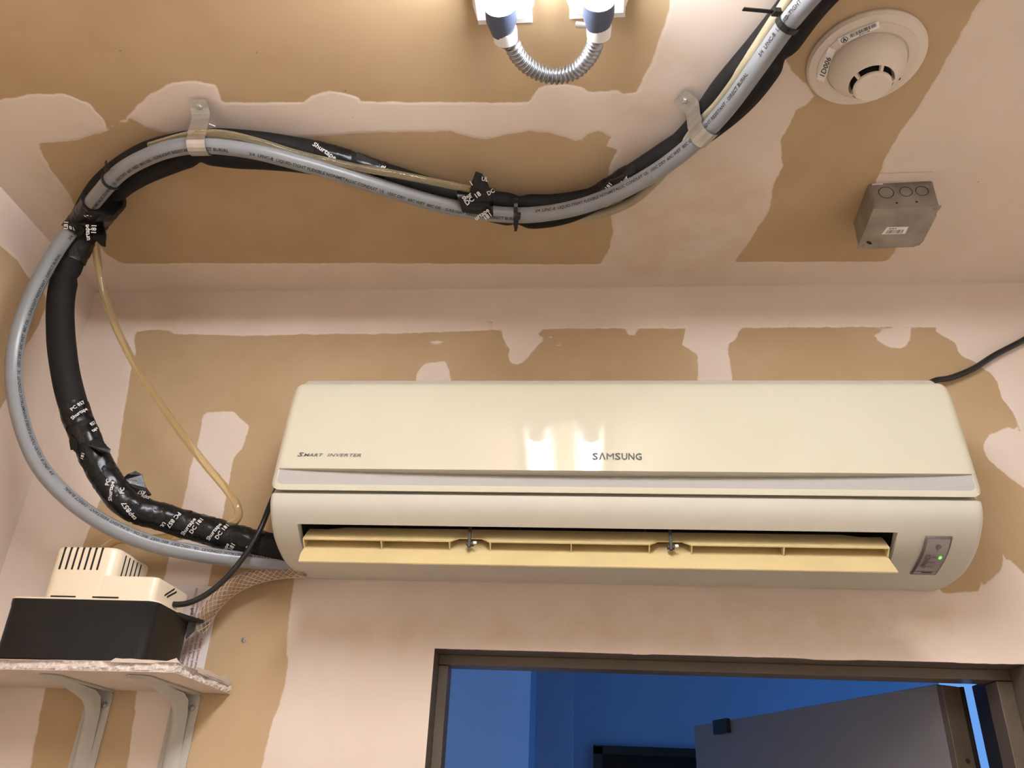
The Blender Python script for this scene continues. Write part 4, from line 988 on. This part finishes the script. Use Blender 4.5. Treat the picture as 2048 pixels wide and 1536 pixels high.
# small lap of compound behind the box
mb = MB(); mb.sheet([aZ(x, y, ZC - .0008) for x, y in ((1751, 362), (1758, 347), (1868, 344), (1868, 361))], (0, 0, -.0012)); mb.build('compound_ledge', WALLP, ceil_o)

# ------------------------------------------------------------------ smoke detector
DC = Vector((.3945, -.5445, ZC)); sd = empty('smoke_detector', DC, 'round cream smoke detector with numbered label on the ceiling', 'smoke detector')
DMx = Matrix.Translation(DC) @ Matrix.Rotation(math.pi, 4, 'X')
mb = MB(); mb.lathe([(.0001, .0005), (.0785, .0005), (.0788, .004), (.0760, .0085), (.066, .0110), (.0655, .0122), (.0535, .0130), (.0525, .0118), (.0001, .0118)], DMx, 72); mb.build('base_flange', DETP, sd, 25)
mb = MB(); mb.lathe([(.0508, .0120), (.0508, .0160), (.0498, .0205), (.0465, .0285), (.040, .0370), (.0345, .0430), (.0315, .0480), (.0295, .0495), (.0275, .0455), (.0262, .0420)], DMx, 64); mb.build('detector_head', DETP, sd, 28)
mb = MB(); mb.lathe([(.0262, .0415), (.0225, .0420), (.0200, .0540), (.0001, .0540)], DMx, 40); mb.build('smoke_chamber', DARK, sd)
mb = MB(); mb.lathe([(.0001, .0535), (.0235, .0535), (.0250, .0555), (.0245, .0580), (.0220, .0595), (.0001, .0600)], DMx, 48); mb.build('end_cap', DETP, sd, 28)
for k in range(5):
    a = math.radians(78 + 72 * k); M_ = DMx @ Matrix.Rotation(a, 4, 'Z'); mb = MB(); mb.add([M_ @ Vector(q) for q in ((.035, -.002, .0435), (.035, .002, .0435), (.0225, .002, .0570), (.0225, -.002, .0570), (.028, -.002, .0405), (.028, .002, .0405), (.0205, .002, .0535), (.0205, -.002, .0535))], [(0, 1, 2, 3), (4, 7, 6, 5), (0, 4, 5, 1), (1, 5, 6, 2), (2, 6, 7, 3), (3, 7, 4, 0)]); mb.build('rib', DETP, sd)
for x, y in ((1682, 147), (1798, 157)):
    q = None
    for z_ in np.linspace(.020, .040, 80):
        c_ = aZ(x, y, ZC - z_); r_ = math.hypot(c_.x - DC.x, c_.y - DC.y)
        if r_ <= np.interp(z_, [.016, .0205, .0285, .037, .043], [.0508, .0498, .0465, .040, .0345]): q = c_; break
    if q is None: continue
    mb = MB(); mb.lathe([(.0001, .0006), (.0022, .0006), (.0022, -.004)], T(q, (0, -.35, -.9)), 12); mb.build('alarm_light', DARK, sd)
zf = ZC - .0125
lc = [aZ(1633, 157.5, zf), aZ(1657, 93, zf), aZ(1671, 99, zf), aZ(1648, 164, zf)]
so = sticker(lc, (0, 0, -1), LABEL, 'number_label', sd); mb = MB()
ux = (lc[1] - lc[0]).normalized(); vy = (lc[0] - lc[3]).normalized()
text_plane(mb, '1D006', .0118, lc[3] + (lc[2] - lc[3]) * .16 + (lc[0] - lc[3]) * .22 + Vector((0, 0, -.0012)), ux, vy, width=(lc[1] - lc[0]).length * .58, bold=.01); mb.build('number_print', PRINTK, so)
lc = [aZ(1675, 77, zf), aZ(1757, 41.5, zf), aZ(1760, 54, zf), aZ(1680, 90, zf)]
so = sticker(lc, (0, 0, -1), LABEL, 'barcode_label', sd); mb = MB(); bars(lc, (0, 0, -1), .29, .95, .08, .60, 26, mb, 9); bars(lc, (0, 0, -1), .50, .76, .70, .88, 9, mb, 6)
P = lambda u, v: lc[0].lerp(lc[1], u).lerp(lc[3].lerp(lc[2], u), v) + Vector((0, 0, -.0010))
for r0, r1 in ((.34, .42),):
    k = 16; mb.add([P(.14 + .09 * math.cos(2 * math.pi * i / k) * r / .42, .5 + math.sin(2 * math.pi * i / k) * r) for r in (r0, r1) for i in range(k)], [(i, (i + 1) % k, (i + 1) % k + k, i + k) for i in range(k)])
mb.add([P(.14, .15), P(.19, .75), P(.155, .75), P(.14, .5), P(.125, .75), P(.09, .75)], [(0, 1, 2, 3), (0, 3, 4, 5)]); mb.build('barcode', PRINTK, so, kind='stuff')
